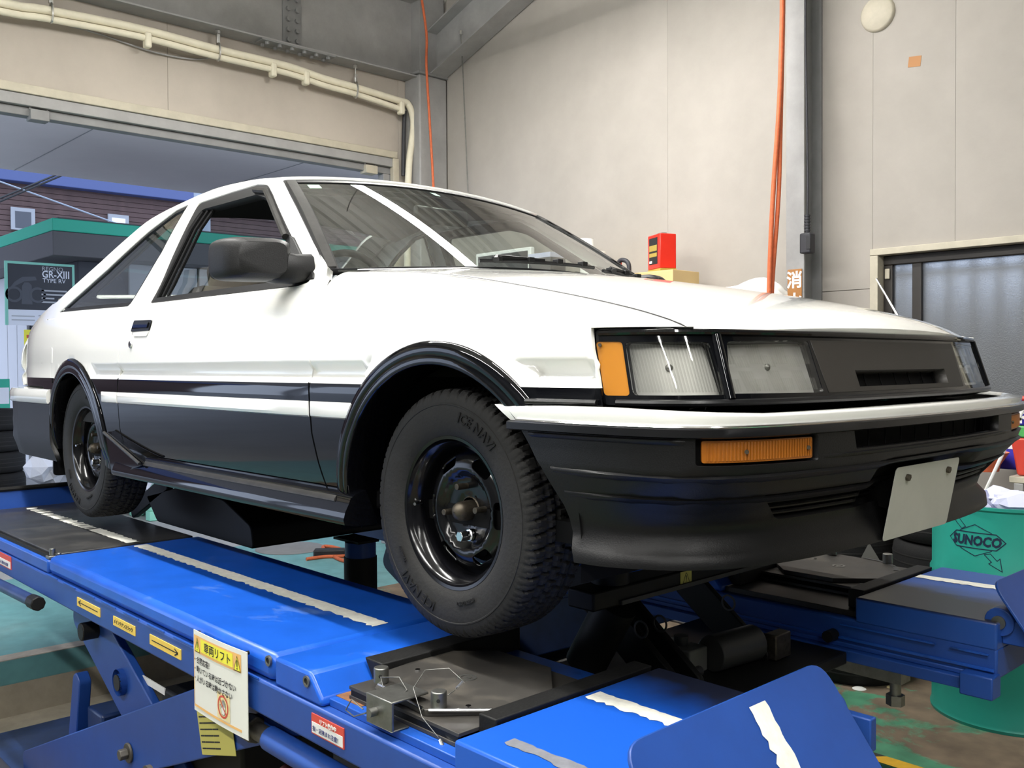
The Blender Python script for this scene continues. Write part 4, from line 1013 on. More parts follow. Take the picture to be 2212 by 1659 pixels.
# --- interior
b = MB(); b.box((-.62, -.66, .62), (-.46, .66, .86)); b.prism([(-.50, .80), (-.66, .86), (-.98, .845), (-.96, .70), (-.80, .62), (-.5, .6)], lambda u, v: (u, -.66, v), lambda u, v: (u, .66, v)); b.build('dashboard', 'dark_cloth', CAR, bevel=.01)
b = MB(); n = 30; C0 = V(-1.08, -.36, .84); ax = V(.93, 0, -.36).normalized(); e1 = V(0, 1, 0); e2 = ax.cross(e1)
b.tube([C0+e1*math.cos(2*math.pi*i/n)*.18+e2*math.sin(2*math.pi*i/n)*.18 for i in range(n)], .013, 8, closed=True); b.tube([C0, C0+ax*.25], .025, 8); b.tube([C0-e1*.18, C0+e1*.18], .012, 6); SW = b.build('steering_wheel', 'satin_black', CAR, smooth=60)
b = MB(); vs = []; random.seed(3)
for i in range(n):
    a = 2*math.pi*i/n
    for k in range(9):
        q = 2*math.pi*k/9; rr = .024+random.random()*.016; rad = .18+rr*math.cos(q); p = C0+e1*math.cos(a)*rad+e2*math.sin(a)*rad-ax*rr*math.sin(q); vs.append(p)
b.add(vs, [(i*9+k, i*9+(k+1) % 9, ((i+1) % n)*9+(k+1) % 9, ((i+1) % n)*9+k) for i in range(n) for k in range(9)]); b.build('plastic_wrap', 'film', SW, smooth=None)
def seat(y):
    b = MB()
    def blk(x0, x1, z0, z1, yw, rot):
        R = Matrix.Translation((x0, y, z0)) @ Matrix.Rotation(rot, 4, 'Y')
        b.box((0, -yw, 0), (x1-x0, yw, z1-z0), mtx=R)
    blk(-1.62, -1.12, .42, .55, .25, 0)
    st = b.build('front_seat', 'dark_cloth', CAR, bevel=.04, bseg=3)
    b = MB(); R = Matrix.Translation((-1.68, y, .50)) @ Matrix.Rotation(-.32, 4, 'Y'); b.box((0, -.24, 0), (.13, .24, .43), mtx=R); b.build('backrest', 'dark_cloth', st, bevel=.05, bseg=3)
    b = MB(); R = Matrix.Translation((-1.83, y, .915)) @ Matrix.Rotation(-.28, 4, 'Y'); b.box((0, -.12, 0), (.08, .12, .11), mtx=R); b.build('headrest', 'dark_cloth', st, bevel=.03, bseg=3)
    if y < 0:
        b = MB(); random.seed(5); vs = []
        nn2 = 12
        for i in range(nn2):
            for j in range(8):
                yy = -.28+.56*i/(nn2-1); z = .52+.40*j/7; vs.append((-1.535-.33*(z-.5)+random.uniform(-.012, .03), y+yy, z))
        b.add(vs, [(i*8+j, i*8+8+j, i*8+9+j, i*8+j+1) for i in range(nn2-1) for j in range(7)]); b.build('seat_cover_film', 'film', st, smooth=None)
seat(-.36); seat(.36)
b = MB(); b.box((-2.45, -.62, .40), (-2.0, .62, .56)); R = Matrix.Translation((-2.50, 0, .52)) @ Matrix.Rotation(-.35, 4, 'Y'); b.box((0, -.62, 0), (.12, .62, .32), mtx=R); b.build('rear_seat', 'dark_cloth', CAR, bevel=.03)
panel('headliner', [(-2.0, -.97), (-1.10, -.97), (-1.10, .97), (-2.0, .97)], ROOF, 'headliner', CAR, step=.08, thick=0, off=-.035, scale=(1, .55))
for s in (-1, 1):
    b = MB(); vs = []
    pts = [(-1.85, .30), (-.56, .30), (-.56, .86), (-1.85, .853)]
    vs = [(x, s*(Yside(x, z)-.07), z) for x, z in pts]; b.add(vs, [(0, 1, 2, 3)]); b.build('door_card', 'dark_cloth', CAR)
    b = MB(); vs = [(x, s*(Yside(x, z)-.05), z) for x, z in [(-3.1, .40), (-1.86, .40), (-1.86, .853), (-2.78, .868), (-3.1, .86)]]; b.add(vs, [(0, 1, 2, 3, 4)]); b.build('side_trim', 'dark_cloth', CAR)
b = MB(); b.box((-3.2, -.66, .42), (-2.45, .66, .46)); b.build('cargo_floor', 'dark_cloth', CAR)
q = Vector(ws(0, .86)); b = MB(); b.box((q.x-.05, -.12, q.z-.09), (q.x-.03, .12, q.z-.03)); b.build('rear_view_mirror', 'satin_black', CAR, bevel=.01)
for s in (-1, 1):
    b = MB(); a = [Vector(ws(s*.15, .90)), Vector(ws(s*.80, .90)), Vector(ws(s*.80, .90))+V(-.12, 0, .03), Vector(ws(s*.15, .90))+V(-.12, 0, .03)]; b.add([p+V(-.05, 0, -.02) for p in a], [(0, 1, 2, 3)]); b.build('sun_visor', 'headliner', CAR)
# ------------------------------------------------------------------ the drive-on alignment lift
LIFT = thing('alignment_lift', 'blue drive-on scissor lift under the white car', 'vehicle lift', (-1.2, 0, PITZ))
DT, DB = -.06, -.213
def runway(y0, y1, out):
    """y0 inner edge.. y1 outer edge ; out=-1 near, +1 far"""
    ya, yb = min(y0, y1), max(y0, y1)
    def pr(poly, a, b, name, m, par, bevel=.006):
        q = MB(); q.prism(poly, lambda u, v: (u, a, v), lambda u, v: (u, b, v)); return q.build(name, m, par, bevel=bevel)
    rw = box('runway', (-3.42, ya, -.128), (.74, yb, DB), 'lift_blue_clean', LIFT, bevel=.006) if False else MB().box((-3.42, ya, DB), (.74, yb, -.128)).build('runway', 'lift_blue_clean', LIFT, bevel=.006)
    oy = .012*out; a, b = (ya+.012, yb-.002) if out < 0 else (ya+.002, yb-.012)
    a, b = ya+.006, yb-.006
    box('deck', (-2.004, a, -.128), (-.342, b, DT), 'lift_blue_scratched', rw, bevel=.022)
    pr([(-.334, -.128), (-.334, DT), (-.175, DT), (-.125, -.112), (-.125, -.128)], a, b, 'deck_block', 'lift_blue_scratched', rw, .01)
    box('recess_floor', (-.125, a+.02, -.128), (.345, b-.02, -.110), 'lift_blue' if out < 0 else 'oil_grime', rw, bevel=.002)
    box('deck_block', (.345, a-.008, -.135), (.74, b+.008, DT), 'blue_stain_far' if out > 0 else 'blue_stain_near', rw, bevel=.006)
    box('rear_deck', (-3.42, a, -.128), (-2.010, b, -.078), 'lift_blue', rw, bevel=.008)
    sp = box('slip_plate', (-3.36, ya+.035, -.077), (-2.006, yb-.04, DT+.002), 'slip_plate', rw, bevel=.003)
    return rw, sp
RN, SPN = runway(-.43, -1.03, -1); RF, SPF = runway(.495, 1.09, 1)
# side seams and weld lines on the near runway
b = MB()
for k in range(9): b.box((-2.0+k*.185, -1.0325, -.1285), (-2.0+k*.185+.12, -1.0295, -.1245))
b.build('weld_seam', 'lift_blue', RN)
for (xa, ya_, za) in ((-.36, -1.021, -.075), (-.185, -1.021, -.082)):
    b = MB(); b.lathe([(.013, 0), (.013, -.006), (.008, -.006), (.008, 0)], (xa, ya_-.001, za), 'y', 16); o = b.build('hole_rim', 'zinc', RN)
    cyl('hole', (xa, ya_-.002, za), (xa, ya_-.004, za), .0085, 'ink', RN, 14)
box('rust_patch', (-.145, -.985, -.1099), (-.03, -.93, -.1090), 'rust', RN, bevel=0)
# ragged white guide lines painted on the decks
def paint_line(name, pts, w, z, m, par, rag=.006, gaps=None, fn=None):
    b = MB(); random.seed(len(name)+int(abs(pts[0][0])*100)); n = max(6, int(math.dist(pts[0], pts[1])/.012)); L = []
    d = Vector(pts[1])-Vector(pts[0]); e = V(-d.y, d.x, 0).normalized().xy
    for i in range(n+1):
        p = Vector(pts[0])+d*(i/n); L.append((p+e*(w/2+random.uniform(-rag, rag)*.4), p-e*(w/2+random.uniform(-rag, rag))))
    for i in range(n):
        if gaps and random.random() < gaps(i/n): continue
        q = [L[i][0], L[i+1][0], L[i+1][1], L[i][1]]
        b.add([(fn(p.x, p.y) if fn else (p.x, p.y, z)) for p in q], [(3, 2, 1, 0)])
    return b.build(name, m, par, smooth=None)
paint_line('guide_line', [(-1.965, -.700), (-.385, -.683)], .052, DT+.0012, 'white_line', RN)
paint_line('guide_line', [(-2.03, -.702), (-2.62, -.708)], .050, DT+.0034, 'white_line', SPN, .006, lambda t: .0 if t < .25 else .12)
paint_line('guide_line', [(-2.62, -.708), (-3.30, -.712)], .050, DT+.0034, 'white_line', SPN, .012, lambda t: .35)
paint_line('guide_line', [(.362, -.672), (.72, -.672)], .046, DT+.0012, 'white_line', RN)
paint_line('guide_line', [(.42, -.965), (.72, -.955)], .030, DT+.0012, 'grey_line', RN)
paint_line('guide_line', [(.352, .895), (.72, .915)], .050, DT+.0012, 'white_line', RF)
paint_line('guide_line', [(-1.96, .79), (-.38, .79)], .050, DT+.0012, 'white_line', RF)
b = MB(); b.prism(rounded([(-3.36, -1.012), (-2.03, -1.012), (-2.03, -1.0), (-3.36, -1.0)], .002), lambda u, v: (u, v, -.078), lambda u, v: (u, v, -.066)); b.build('slip_rail', 'bar_black', SPN)
b = MB(); b.box((-2.052, -1.018, -.078), (-2.012, -.975, -.066)); b.cyl((-2.032, -1.0, -.066), (-2.032, -1.0, -.04), .011, 12); b.cyl((-2.005, -.985, -.066), (-2.005, -.985, -.055), .008, 10); b.build('slip_lock_pin', 'zinc', SPN, bevel=.002)
# flaps at the front and rear ends
def flap(y0, y1, x0, z0, x1, z1, par, m, line=None, rr=.05):
    d = V(x1-x0, 0, z1-z0); L = d.length; d.normalize(); n = V(-d.z, 0, d.x)
    if n.x < 0: n = -n
    f = lambda o_: (lambda u, v: V(x0, u, z0)+d*v+n*o_)
    q = MB(); q.prism(rounded([(y0, 0), (y1, 0), (y1, L), (y0, L)], [rr, rr, .005, .005], 6), f(0), f(.008)); o = q.build('end_flap', m, par, bevel=.002)
    if line is not None: paint_line('flap_line', [(.025, line), (L-.02, line)], .05, 0, 'white_line', o, .007, fn=lambda u, v: f(.0095)(v, u))
    for yy in (y0+.04, y1-.04):
        c = V(.735, yy, -.063); b = MB(); b.cyl(c-V(0, .02, 0), c+V(0, .02, 0), .038, 20); h = b.build('hinge_lug', 'lift_blue_clean', o, bevel=.003)
        b = MB(); b.cyl(c-V(0, .026, 0), c+V(0, .026, 0), .018, 16); b.build('hinge_pin', 'zinc', h)
        b = MB(); b.box((.74, yy-.012, -.12), (.835, yy+.012, -.055)); b.build('hinge_arm', 'lift_blue_clean', h, bevel=.003)
    return o
flap(-.43, -1.03, .740, .042, .925, -.215, LIFT, 'lift_blue_clean', -.68)
flap(.50, 1.09, .720, .042, .905, -.215, LIFT, 'lift_blue_clean', .92)
for (ya, yb) in ((-.45, -1.02), (.50, 1.09)):
    b = MB(); b.prism(rounded([(ya, -.12), (yb, -.12), (yb, .03), (ya, .03)], .01), lambda u, v: (-3.40-.15*v, u, v), lambda u, v: (-3.41-.15*v, u, v)); rf_ = b.build('rear_flap', 'lift_blue_clean', LIFT, bevel=.002)
    b = MB(); b.tube([(-3.405, ya, .032), (-3.405, yb, .032)], .012, 8); b.build('flap_edge', 'bar_black', rf_)
# lower side rails with end stops
for (y, out) in ((-.415, 1), (.48, -1)):
    b = MB(); b.box((-.9, y-.015, -.247), (.735, y+.015, -.214)); b.box((-.9, y-.015*out-.008, -.214), (.735, y-.015*out+.008, -.20)); rl_ = b.build('side_rail', 'lift_blue_clean', LIFT, bevel=.003)
    b = MB(); b.box((.66, y-.03, -.256), (.745, y+.03, -.196)); st = b.build('rail_stop', 'lift_blue_clean', rl_, bevel=.004)
    for xx in (.68, .715): cyl('bolt', (xx, y-.03*out-.0, -.228), (xx, y-.038*out, -.228), .009, 'rust', st, 8)
for y in (.4955, .496):
    pass
b = MB(); b.box((.30, .488, -.150), (.58, .4945, -.146)); b.box((.62, .488, -.150), (.72, .4945, -.146)); b.box((-.5, .486, -.190), (.735, .4945, -.184)); b.build('weld_seam', 'lift_blue', RF)
b = MB(); b.box((.05, .50, -.29), (.48, .56, -.247)); b.cyl((.45, .53, -.247), (.45, .53, -.33), .016, 14); b.cyl((.45, .53, -.33), (.45, .53, -.36), .026, 6); b.build('levelling_bolt', 'zinc', RF)
# hydraulic struts along the near side
b = MB(); b.cyl((-.40, -1.0, -.281), (.75, -1.0, -.287), .030, 20); hs = b.build('strut_tube', 'lift_blue_clean', LIFT, smooth=60)
b = MB(); b.cyl((-.515, -1.0, -.281), (-.40, -1.0, -.281), .022, 16); b.cyl((-.515, -1.0, -.281), (-.47, -1.0, -.281), .034, 8); b.build('strut_nut', 'oily_steel', hs, bevel=.003)
b = MB(); b.cyl((-3.2, -1.06, -.262), (-2.06, -1.06, -.232), .022, 16); hr = b.build('strut_rod', 'lift_blue_oily', LIFT, smooth=60)
b = MB(); b.cyl((-2.075, -1.06, -.233), (-2.0, -1.06, -.231), .027, 8); b.build('strut_nut', 'jack_black', hr, bevel=.004)
b = MB(); b.tube([(-.45+.04*i, -.93, -.40-.012*i-.02*math.sin(i*.4)) for i in range(30)], .035, 10); hs2 = b.build('hydraulic_hose', 'hose_red', LIFT, smooth=60)
for i in range(26): 
    p = V(-.42+.04*i, -.93, -.408-.012*i-.02*math.sin((i+.7)*.4)); b = MB(); b.tube([p+V(0, math.cos(a)*.036, math.sin(a)*.036) for a in [2*math.pi*k/12 for k in range(12)]], .003, 5, closed=True); b.build('hose_coil', 'hose_red', hs2)
# scissor legs
def leg(y, t, A, B_, w, name, m, par=LIFT):
    """flat bar of width w between two points in the xz plane"""
    a = V(A[0], 0, A[1]); c = V(B_[0], 0, B_[1]); d = (c-a).normalized(); n = V(-d.z, 0, d.x)*(w/2)
    po = [a+n-d*.06, c+n+d*.06, c-n+d*.06, a-n-d*.06]
    q = MB(); q.prism(rounded([(p.x, p.z) for p in po], w*.25, 5), lambda u, v: (u, y-t/2, v), lambda u, v: (u, y+t/2, v)); return q.build(name, m, par, bevel=.004)
for sgn, ys_ in ((-1, (-.965, -.52)), (1, (.58, 1.02))):
    for j, y in enumerate(ys_):
        dy = .06 if (j == 0) == (sgn < 0) else -.06
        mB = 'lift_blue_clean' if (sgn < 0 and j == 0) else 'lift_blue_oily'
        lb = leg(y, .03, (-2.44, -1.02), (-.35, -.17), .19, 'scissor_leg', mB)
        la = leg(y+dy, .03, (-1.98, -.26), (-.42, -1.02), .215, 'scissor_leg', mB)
        cyl('pivot_pin', (-1.19, min(y, y+dy)-.03, -.63), (-1.19, max(y, y+dy)+.03, -.63), .035, 'oily_steel', lb, 18)
        cyl('roller', (-1.815, y-.012, -.313), (-1.815, y+.05, -.313), .032, 'jack_black', la, 20, bevel=.004)
        if sgn < 0 and j == 0:
            b = MB(); b.lathe([(.045, -.02), (.045, 0), (.028, 0), (.028, -.02)], (-1.575, y+dy-.013, -.445), 'y', 20); b.build('pivot_boss', 'lift_blue_clean', la)
            cyl('pivot_hole', (-1.575, y+dy-.036, -.445), (-1.575, y+dy-.030, -.445), .028, 'ink', la, 16)
            b = MB(); b.cyl((-1.36, y-.016, -.608), (-1.36, y-.024, -.608), .032, 18); b.cyl((-1.36, y-.024, -.608), (-1.36, y-.05, -.608), .018, 6); b.build('leg_bolt', 'oily_steel', lb, bevel=.002)
    yy0, yy1 = min(ys_)-.05, max(ys_)+.05
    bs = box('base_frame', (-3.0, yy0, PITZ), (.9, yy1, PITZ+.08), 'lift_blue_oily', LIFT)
    cyl('lift_cylinder', (-1.95, (yy0+yy1)/2, -.95), (-.75, (yy0+yy1)/2, -.40), .06, 'jack_black', LIFT, 18)
b = MB(); b.prism(rounded([(-2.07, -.80), (-1.985, -.79), (-1.93, -.53), (-1.97, -.50), (-2.0, -.52)], .015), lambda u, v: (u, -.945, v), lambda u, v: (u, -.90, v)); b.build('safety_lever', 'lift_blue_clean', LIFT, bevel=.004)
b = MB(); b.box((-1.93, -.92, -.74), (-1.78, -.80, -.62)); b.build('latch_housing', 'lift_blue_oily', LIFT, bevel=.01)
b = MB(); b.box((-1.30, -.90, -.62), (-.75, -.6, -.40)); b.build('valve_housing', 'jack_black', LIFT, bevel=.01)
box('nameplate', (-1.45, -.901, -.420), (-1.27, -.897, -.398), 'white_label', LIFT, bevel=0)
# stickers on the near side
SY = -1.0318
def sticker(name, x0, x1, z0, z1, m, par=RN, y=SY): return box(name, (x0, y-.001, z0), (x1, y+.0015, z1), m, par, bevel=0)
def wr_(par, s, x, z, size, m='ink', y=SY, **k): return lettering('lettering', s, frame((x, y-.0015, z), (1, 0, 0), (0, 0, 1)), size, m, par, **k)
def arrow(par, x0, x1, z, dirn):
    b = MB(); y = SY-.0016
    b.add([(x0, y, z-.0016), (x1, y, z-.0016), (x1, y, z+.0016), (x0, y, z+.0016)], [(0, 1, 2, 3)]); xe = x1 if dirn > 0 else x0
    for s in (-1, 1):
        b.add([(xe, y, z-.002*s), (xe, y, z+.003*s), (xe-dirn*.022, y, z+.011*s), (xe-dirn*.022, y, z+.007*s)], [(0, 1, 2, 3)])
    b.build('arrow', 'ink', par, smooth=None)
s1_ = sticker('sticker', -1.672, -1.459, -.181, -.152, 'yellow_label'); arrow(s1_, -1.655, -1.475, -.1665, -1)
s2_ = sticker('sticker', -1.342, -1.166, -.182, -.153, 'yellow_label'); wr_(s2_, 'メインテナンスラック', -1.335, -.173, .0155, 'ink')
s3_ = sticker('sticker', -1.055, -.841, -.181, -.152, 'yellow_label'); arrow(s3_, -1.038, -.858, -.1665, 1)
s4_ = sticker('sticker', -.154, -.024, -.188, -.143, 'red_label'); w4 = sticker('sticker_field', -.151, -.027, -.185, -.161, 'white_label', s4_, SY-.0008)
wr_(s4_, 'リフト操作中', -.119, -.1575, .0115, 'white_label', y=SY-.001, bold=.0003); wr_(s4_, '指・足挟まれ注意！', -.146, -.1785, .0125, 'ink_blue', y=SY-.002)
s5_ = sticker('sticker', -2.60, -2.44, -.180, -.128, 'red_label'); w5 = sticker('sticker_field', -2.595, -2.445, -.176, -.149, 'white_label', s5_, SY-.0008)
wr_(s5_, '指・足挟まれ注意！', -2.59, -.169, .0145, 'ink_blue', y=SY-.002)
ys = MB(); ysm = frame((-.85, -.984, -.335), (1, 0, .28), (.12, 0, 1)); ys.box((0, -.12, -.0005), (.21, 0, .0008), mtx=ysm); yst = ys.build('sticker', 'paper_dull', LIFT, smooth=None)
for k in range(6): lettering('lettering', '▬▬ ▬▬▬▬▬ ▬▬▬', ysm@Matrix.Translation((.01, -.02-.017*k, .0015)), .012, 'ink', yst, xs=.9)
# ------------------------------------------------------------------ warning sheet hung on the near side
sgx0, sgx1, sgy = -.738, -.428, -1.041
SG = thing('warning_sheet', 'white laminated warning sheet with orange header hung on the lift side', 'sign', (-.585, sgy, -.29))
def SGM(u, v, o_=0): return V(sgx0+u*(sgx1-sgx0), sgy-.007*math.sin(u*2.5)-o_, -.0720+.006*u-(1-v)*.216-.0*u)
def sheet(name, u0, v0, u1, v1, m, o_, par=SG, n=8):
    b = MB(); vs = []
    for i in range(n+1):
        u = u0+(u1-u0)*i/n; vs += [SGM(u, v0, o_), SGM(u, v1, o_)]
    b.add(vs, [(2*i, 2*i+2, 2*i+3, 2*i+1) for i in range(n)]); return b.build(name, m, par, smooth=60)
b = MB(); vs = []
for o_ in (0, -.0015):
    for i in range(13): vs += [SGM(i/12, 0, o_), SGM(i/12, 1, o_)]
b.add(vs, [(2*i, 2*i+2, 2*i+3, 2*i+1) for i in range(12)]+[(26+2*i+1, 26+2*i+3, 26+2*i+2, 26+2*i) for i in range(12)]+[(2*i, 26+2*i, 26+2*i+2, 2*i+2) for i in range(12)]+[(2*i+1, 2*i+3, 26+2*i+3, 26+2*i+1) for i in range(12)]); b.build('sheet', 'paper_white', SG, smooth=60)
hd = sheet('header_band', .015, .735, .905, .945, 'paper_orange', .0008); sheet('header_field', .165, .765, .775, .925, 'paper_yellow', .0014, hd)
sheet('border_line', .015, .055, .905, .085, 'paper_orange', .0008); sheet('border_line', .008, .085, .016, .735, 'paper_orange', .0008)
def stxt(s, u, v, size, m='ink', par=SG, xs=1.0, bold=.0004): 
    lettering('lettering', s, None, size, m, par, extr=0, xs=xs, bold=bold, bend=lambda p: SGM(u+p.x/(sgx1-sgx0), v+p.y/.216, .002+p.z))
stxt('車両リフト', .235, .795, .0285, par=hd, xs=1.12)
stxt('・合図応答！', .01, .615, .0195); stxt('・動いている時は近づかない', .01, .50, .0195, xs=1.0); stxt('・人がいる時は動かさない', .01, .385, .0195, xs=1.0)
for u in (.035, .79):
    b = MB(); T = [(u, .745), (u+.115, .745), (u+.0575, .925)]
    b.add([SGM(x, v, .0016) for x, v in T], [(0, 1, 2)]); tr = b.build('warning_triangle', 'paper_yellow', SG, smooth=None)
    b = MB(); k_ = 3
    c = (u+.0575, .805); inn = [(c[0]+(x-c[0])*.86, c[1]+(v-c[1])*.86) for x, v in T]
    b.add([SGM(x, v, .0020) for x, v in T+inn], [(0, 1, 4, 3), (1, 2, 5, 4), (2, 0, 3, 5)]); b.build('triangle_edge', 'ink', tr, smooth=None)
    b = MB(); b.add([SGM(x, v, .0020) for x, v in ((u+.052, .795), (u+.063, .795), (u+.066, .872), (u+.049, .872))], [(0, 1, 2, 3)]); b.add([SGM(x, v, .0020) for x, v in ((u+.051, .765), (u+.064, .765), (u+.064, .783), (u+.051, .783))], [(0, 1, 2, 3)]); b.build('exclamation_mark', 'ink', tr, smooth=None)
cf = sheet('pictogram_field', .49, .095, .715, .405, 'paper_cream', .0010)
cu, cv = .60, .25
b = MB(); n = 36; vs = [SGM(cu+.093*k2*math.cos(2*math.pi*i/n), cv+.135*k2*math.sin(2*math.pi*i/n), .0026) for k2 in (1, .84) for i in range(n)]; b.add(vs, [(i, (i+1) % n, n+(i+1) % n, n+i) for i in range(n)])
b.add([SGM(cu+a, cv+c, .0026) for a, c in ((-.068, .082), (-.060, .096), (.068, -.082), (.060, -.096))], [(0, 1, 2, 3)]); b.build('prohibition_ring', 'red_label', cf, smooth=None)
b = MB(); n = 36; vs = [SGM(cu+.08*math.cos(2*math.pi*i/n), cv+.115*math.sin(2*math.pi*i/n), .0013) for i in range(n)]; b.add(vs, [tuple(range(n))]); 
b.build('ring_field', 'paper_cream', cf, smooth=None)
hand = [(-.02, -.095), (.025, -.095), (.04, -.04), (.045, .05), (.036, .052), (.032, .0), (.029, .07), (.018, .072), (.016, .0), (.012, .085), (.0, .085), (0, .0), (-.006, .07), (-.017, .068), (-.018, -.02), (-.045, .02), (-.053, .01), (-.035, -.05)]
b = MB(); vs = [SGM(cu+a, cv+c, .0019) for a, c in hand]; b.add(vs, [tuple(range(len(vs)))]); hh_ = b.build('hand_symbol', 'paper_white', cf, smooth=None)
b = MB(); k = len(hand)
for i in range(k):
    p, q = Vector(hand[i]), Vector(hand[(i+1) % k]); e = Vector((-(q-p).y, (q-p).x)).normalized()*.002
    b.add([SGM(cu+z.x, cv+z.y, .0022) for z in (p-e, q-e, q+e, p+e)], [(0, 1, 2, 3)])
b.build('hand_outline', 'ink', cf, smooth=None)
for u in (.06, .94):
    q = SGM(u, .97); cyl('magnet', (q.x, q.y+.001, q.z), (q.x, -1.0315, q.z), .005, 'jack_black', SG, 12)
# ------------------------------------------------------------------ turn plates
def turn_plate(near):
    s = 1 if near else -1
    cx, cy = (.085, -.78) if near else (.085, .885)
    T = thing('turn_plate', 'oily steel turn plate with lock pins %s' % ('under the near front wheel' if near else 'on the far runway beside the green drum'), 'turn plate', (cx, cy, -.11), 'turn plates')
    X_ = lambda x, y, z: (cx+x, cy+s*y, z)
    b = MB(); po_ = [(-.175, -.195), (.205, -.195), (.205, .20), (-.175, .20)]
    b.prism(po_, lambda u, v: X_(u, v, -.1095), lambda u, v: X_(u, v, -.101)); b.build('base_plate', 'turn_steel', T, bevel=.001)
    b = MB(); b.prism([(-.175, -.195), (.205, -.195), (.205, .20), (-.175, .20)], lambda u, v: X_(u, v, -.088), lambda u, v: X_(u, v, -.080)); mp_ = b.build('middle_plate', 'turn_steel', T, bevel=.001)
    b = MB(); b.box((cx-.17, cy-s*.193, -.101), (cx+.20, cy-s*.185, -.088)); b.build('ball_race', 'jack_black', T)
    oc = [(-.166, -.11), (-.09, -.185), (.02, -.181), (.09, -.187), (.181, -.082), (.191, .078), (.079, .186), (-.10, .186), (-.194, .088)]
    b = MB(); b.prism(oc, lambda u, v: X_(u, v, -.080), lambda u, v: X_(u, v, -.066)); tp_ = b.build('top_plate', 'turn_steel', T, bevel=.0015)
    q = X_(0, 0, -.066); b = MB(); b.lathe([(.022, 0), (.022, .0012), (.015, .0012), (.015, 0)], q, 'z', 24); b.lathe([(.009, 0), (.009, .001), (.001, .001)], q, 'z', 16); b.build('centre_plug', 'zinc', tp_)
    for x, y in ((-.115, -.05), (.14, -.115)):
        q = X_(x, y, -.066); cyl('rivet', q, (q[0], q[1], q[2]+.004), .006, 'chrome', tp_, 12)
    for x, y in ((-.108, -.155), (.098, -.158)):
        q = X_(x, y, -.066); b = MB(); b.cyl(q, (q[0], q[1], q[2]+.034), .0165, 20); pn_ = b.build('lock_pin', 'zinc', T, bevel=.002)
        cyl('pin_hole', (q[0]+.0125, q[1]-.0112*s, q[2]+.018), (q[0]+.009, q[1]-.008*s, q[2]+.018), .004, 'ink', pn_, 10)
    if near:
        for a, c in (((-.10, -.168), (-.02, -.172)), ((.0, -.178), (.085, -.188)), ((.098, -.184), (.186, -.09))):
            p, q = X_(*a, -.0655), X_(*c, -.0655); b = MB(); b.tube([p, q], .0035, 6); b.build('bright_edge', 'chrome', tp_)
        # lock bracket at the outer edge
        b = MB(); b.box((cx-.035, cy-.245, -.108), (cx+.055, cy-.238, -.048)); b.box((cx-.035, cy-.245, -.052), (cx+.055, cy-.15, -.047)); b.box((cx-.035, cy-.245, -.109), (cx+.055, cy-.20, -.105)); bk = b.build('lock_bracket', 'zinc', T, bevel=.003)
        b = MB(); b.cyl((cx+.0, cy-.262, -.078), (cx+.0, cy-.238, -.078), .009, 12); b.build('lock_screw', 'zinc', bk)
        b = MB(); b.tube([(cx-.03, cy-.20, -.062), (cx-.06, cy-.19, -.035), (cx-.02, cy-.17, -.03), (cx+.02, cy-.18, -.045), (cx+.03, cy-.22, -.06)], .0016, 6); b.build('wire_loop', 'zinc', bk)
        b = MB(); b.tube([(cx-.02, cy-.262, -.075), (cx-.05, cy-.27, -.06), (cx-.065, cy-.275, -.085), (cx-.045, cy-.268, -.095), (cx-.01, cy-.262, -.08)], .0016, 6); b.build('wire_loop', 'zinc', bk)
        P = [(cx+.155, cy-.20, -.105), (cx+.11, cy-.21, -.07), (cx+.055, cy-.19, -.03), (cx+.03, cy-.14, -.01), (cx+.06, cy-.10, -.008), (cx+.095, cy-.09, -.03), (cx+.085, cy-.10, -.045), (cx+.092, cy-.13, -.05)]
        sm = []
        for i in range(len(P)-1):
            for t in range(4): sm.append(tuple(lerp(P[i][k], P[i+1][k], t/4) for k in range(3)))
        sm.append(P[-1]); b = MB(); b.tube(sm, .0010, 6); pw = b.build('pin_wire', 'zinc', T, smooth=180)
        cyl('crimp', P[0], (P[0][0]+.012, P[0][1]-.004, P[0][2]-.008), .004, 'chrome', pw, 8); cyl('crimp', P[5], P[6], .0035, 'chrome', pw, 8)
    else:
        b = MB(); vs = []
        for i in range(13):
            a = math.radians(20+70*i/12)
            for r in (.175, .19): vs.append(X_(r*math.cos(a)*1.0, -r*math.sin(a), -.0645))
        b.add(vs, [(2*i, 2*i+1, 2*i+3, 2*i+2) for i in range(12)]); b.build('angle_scale', 'dark_grey', tp_, smooth=None)
        b = MB(); b.add([X_(-.02, -.20, -.07), X_(.05, -.20, -.07), X_(.015, -.24, -.07), X_(.0, -.22, -.015)], [(0, 1, 3), (1, 2, 3), (2, 0, 3), (0, 2, 1)]); b.build('pointer', 'valve_beige', T)
    for xa, xb, yy0, yy1 in ((-.247, -.176, -.105, .33), (.206, .258, -.145, .33)):
        b = MB(); b.prism([(xa+(.042 if xa < 0 else 0), -.1095), (xb-(0 if xa < 0 else .012), -.1095), (xb, -.052), (xa, -.052)], lambda u, v: X_(u, yy0, v), lambda u, v: X_(u, yy1, v)); b.build('bridge_bar', 'bar_black', T, bevel=.003)
turn_plate(True); turn_plate(False)
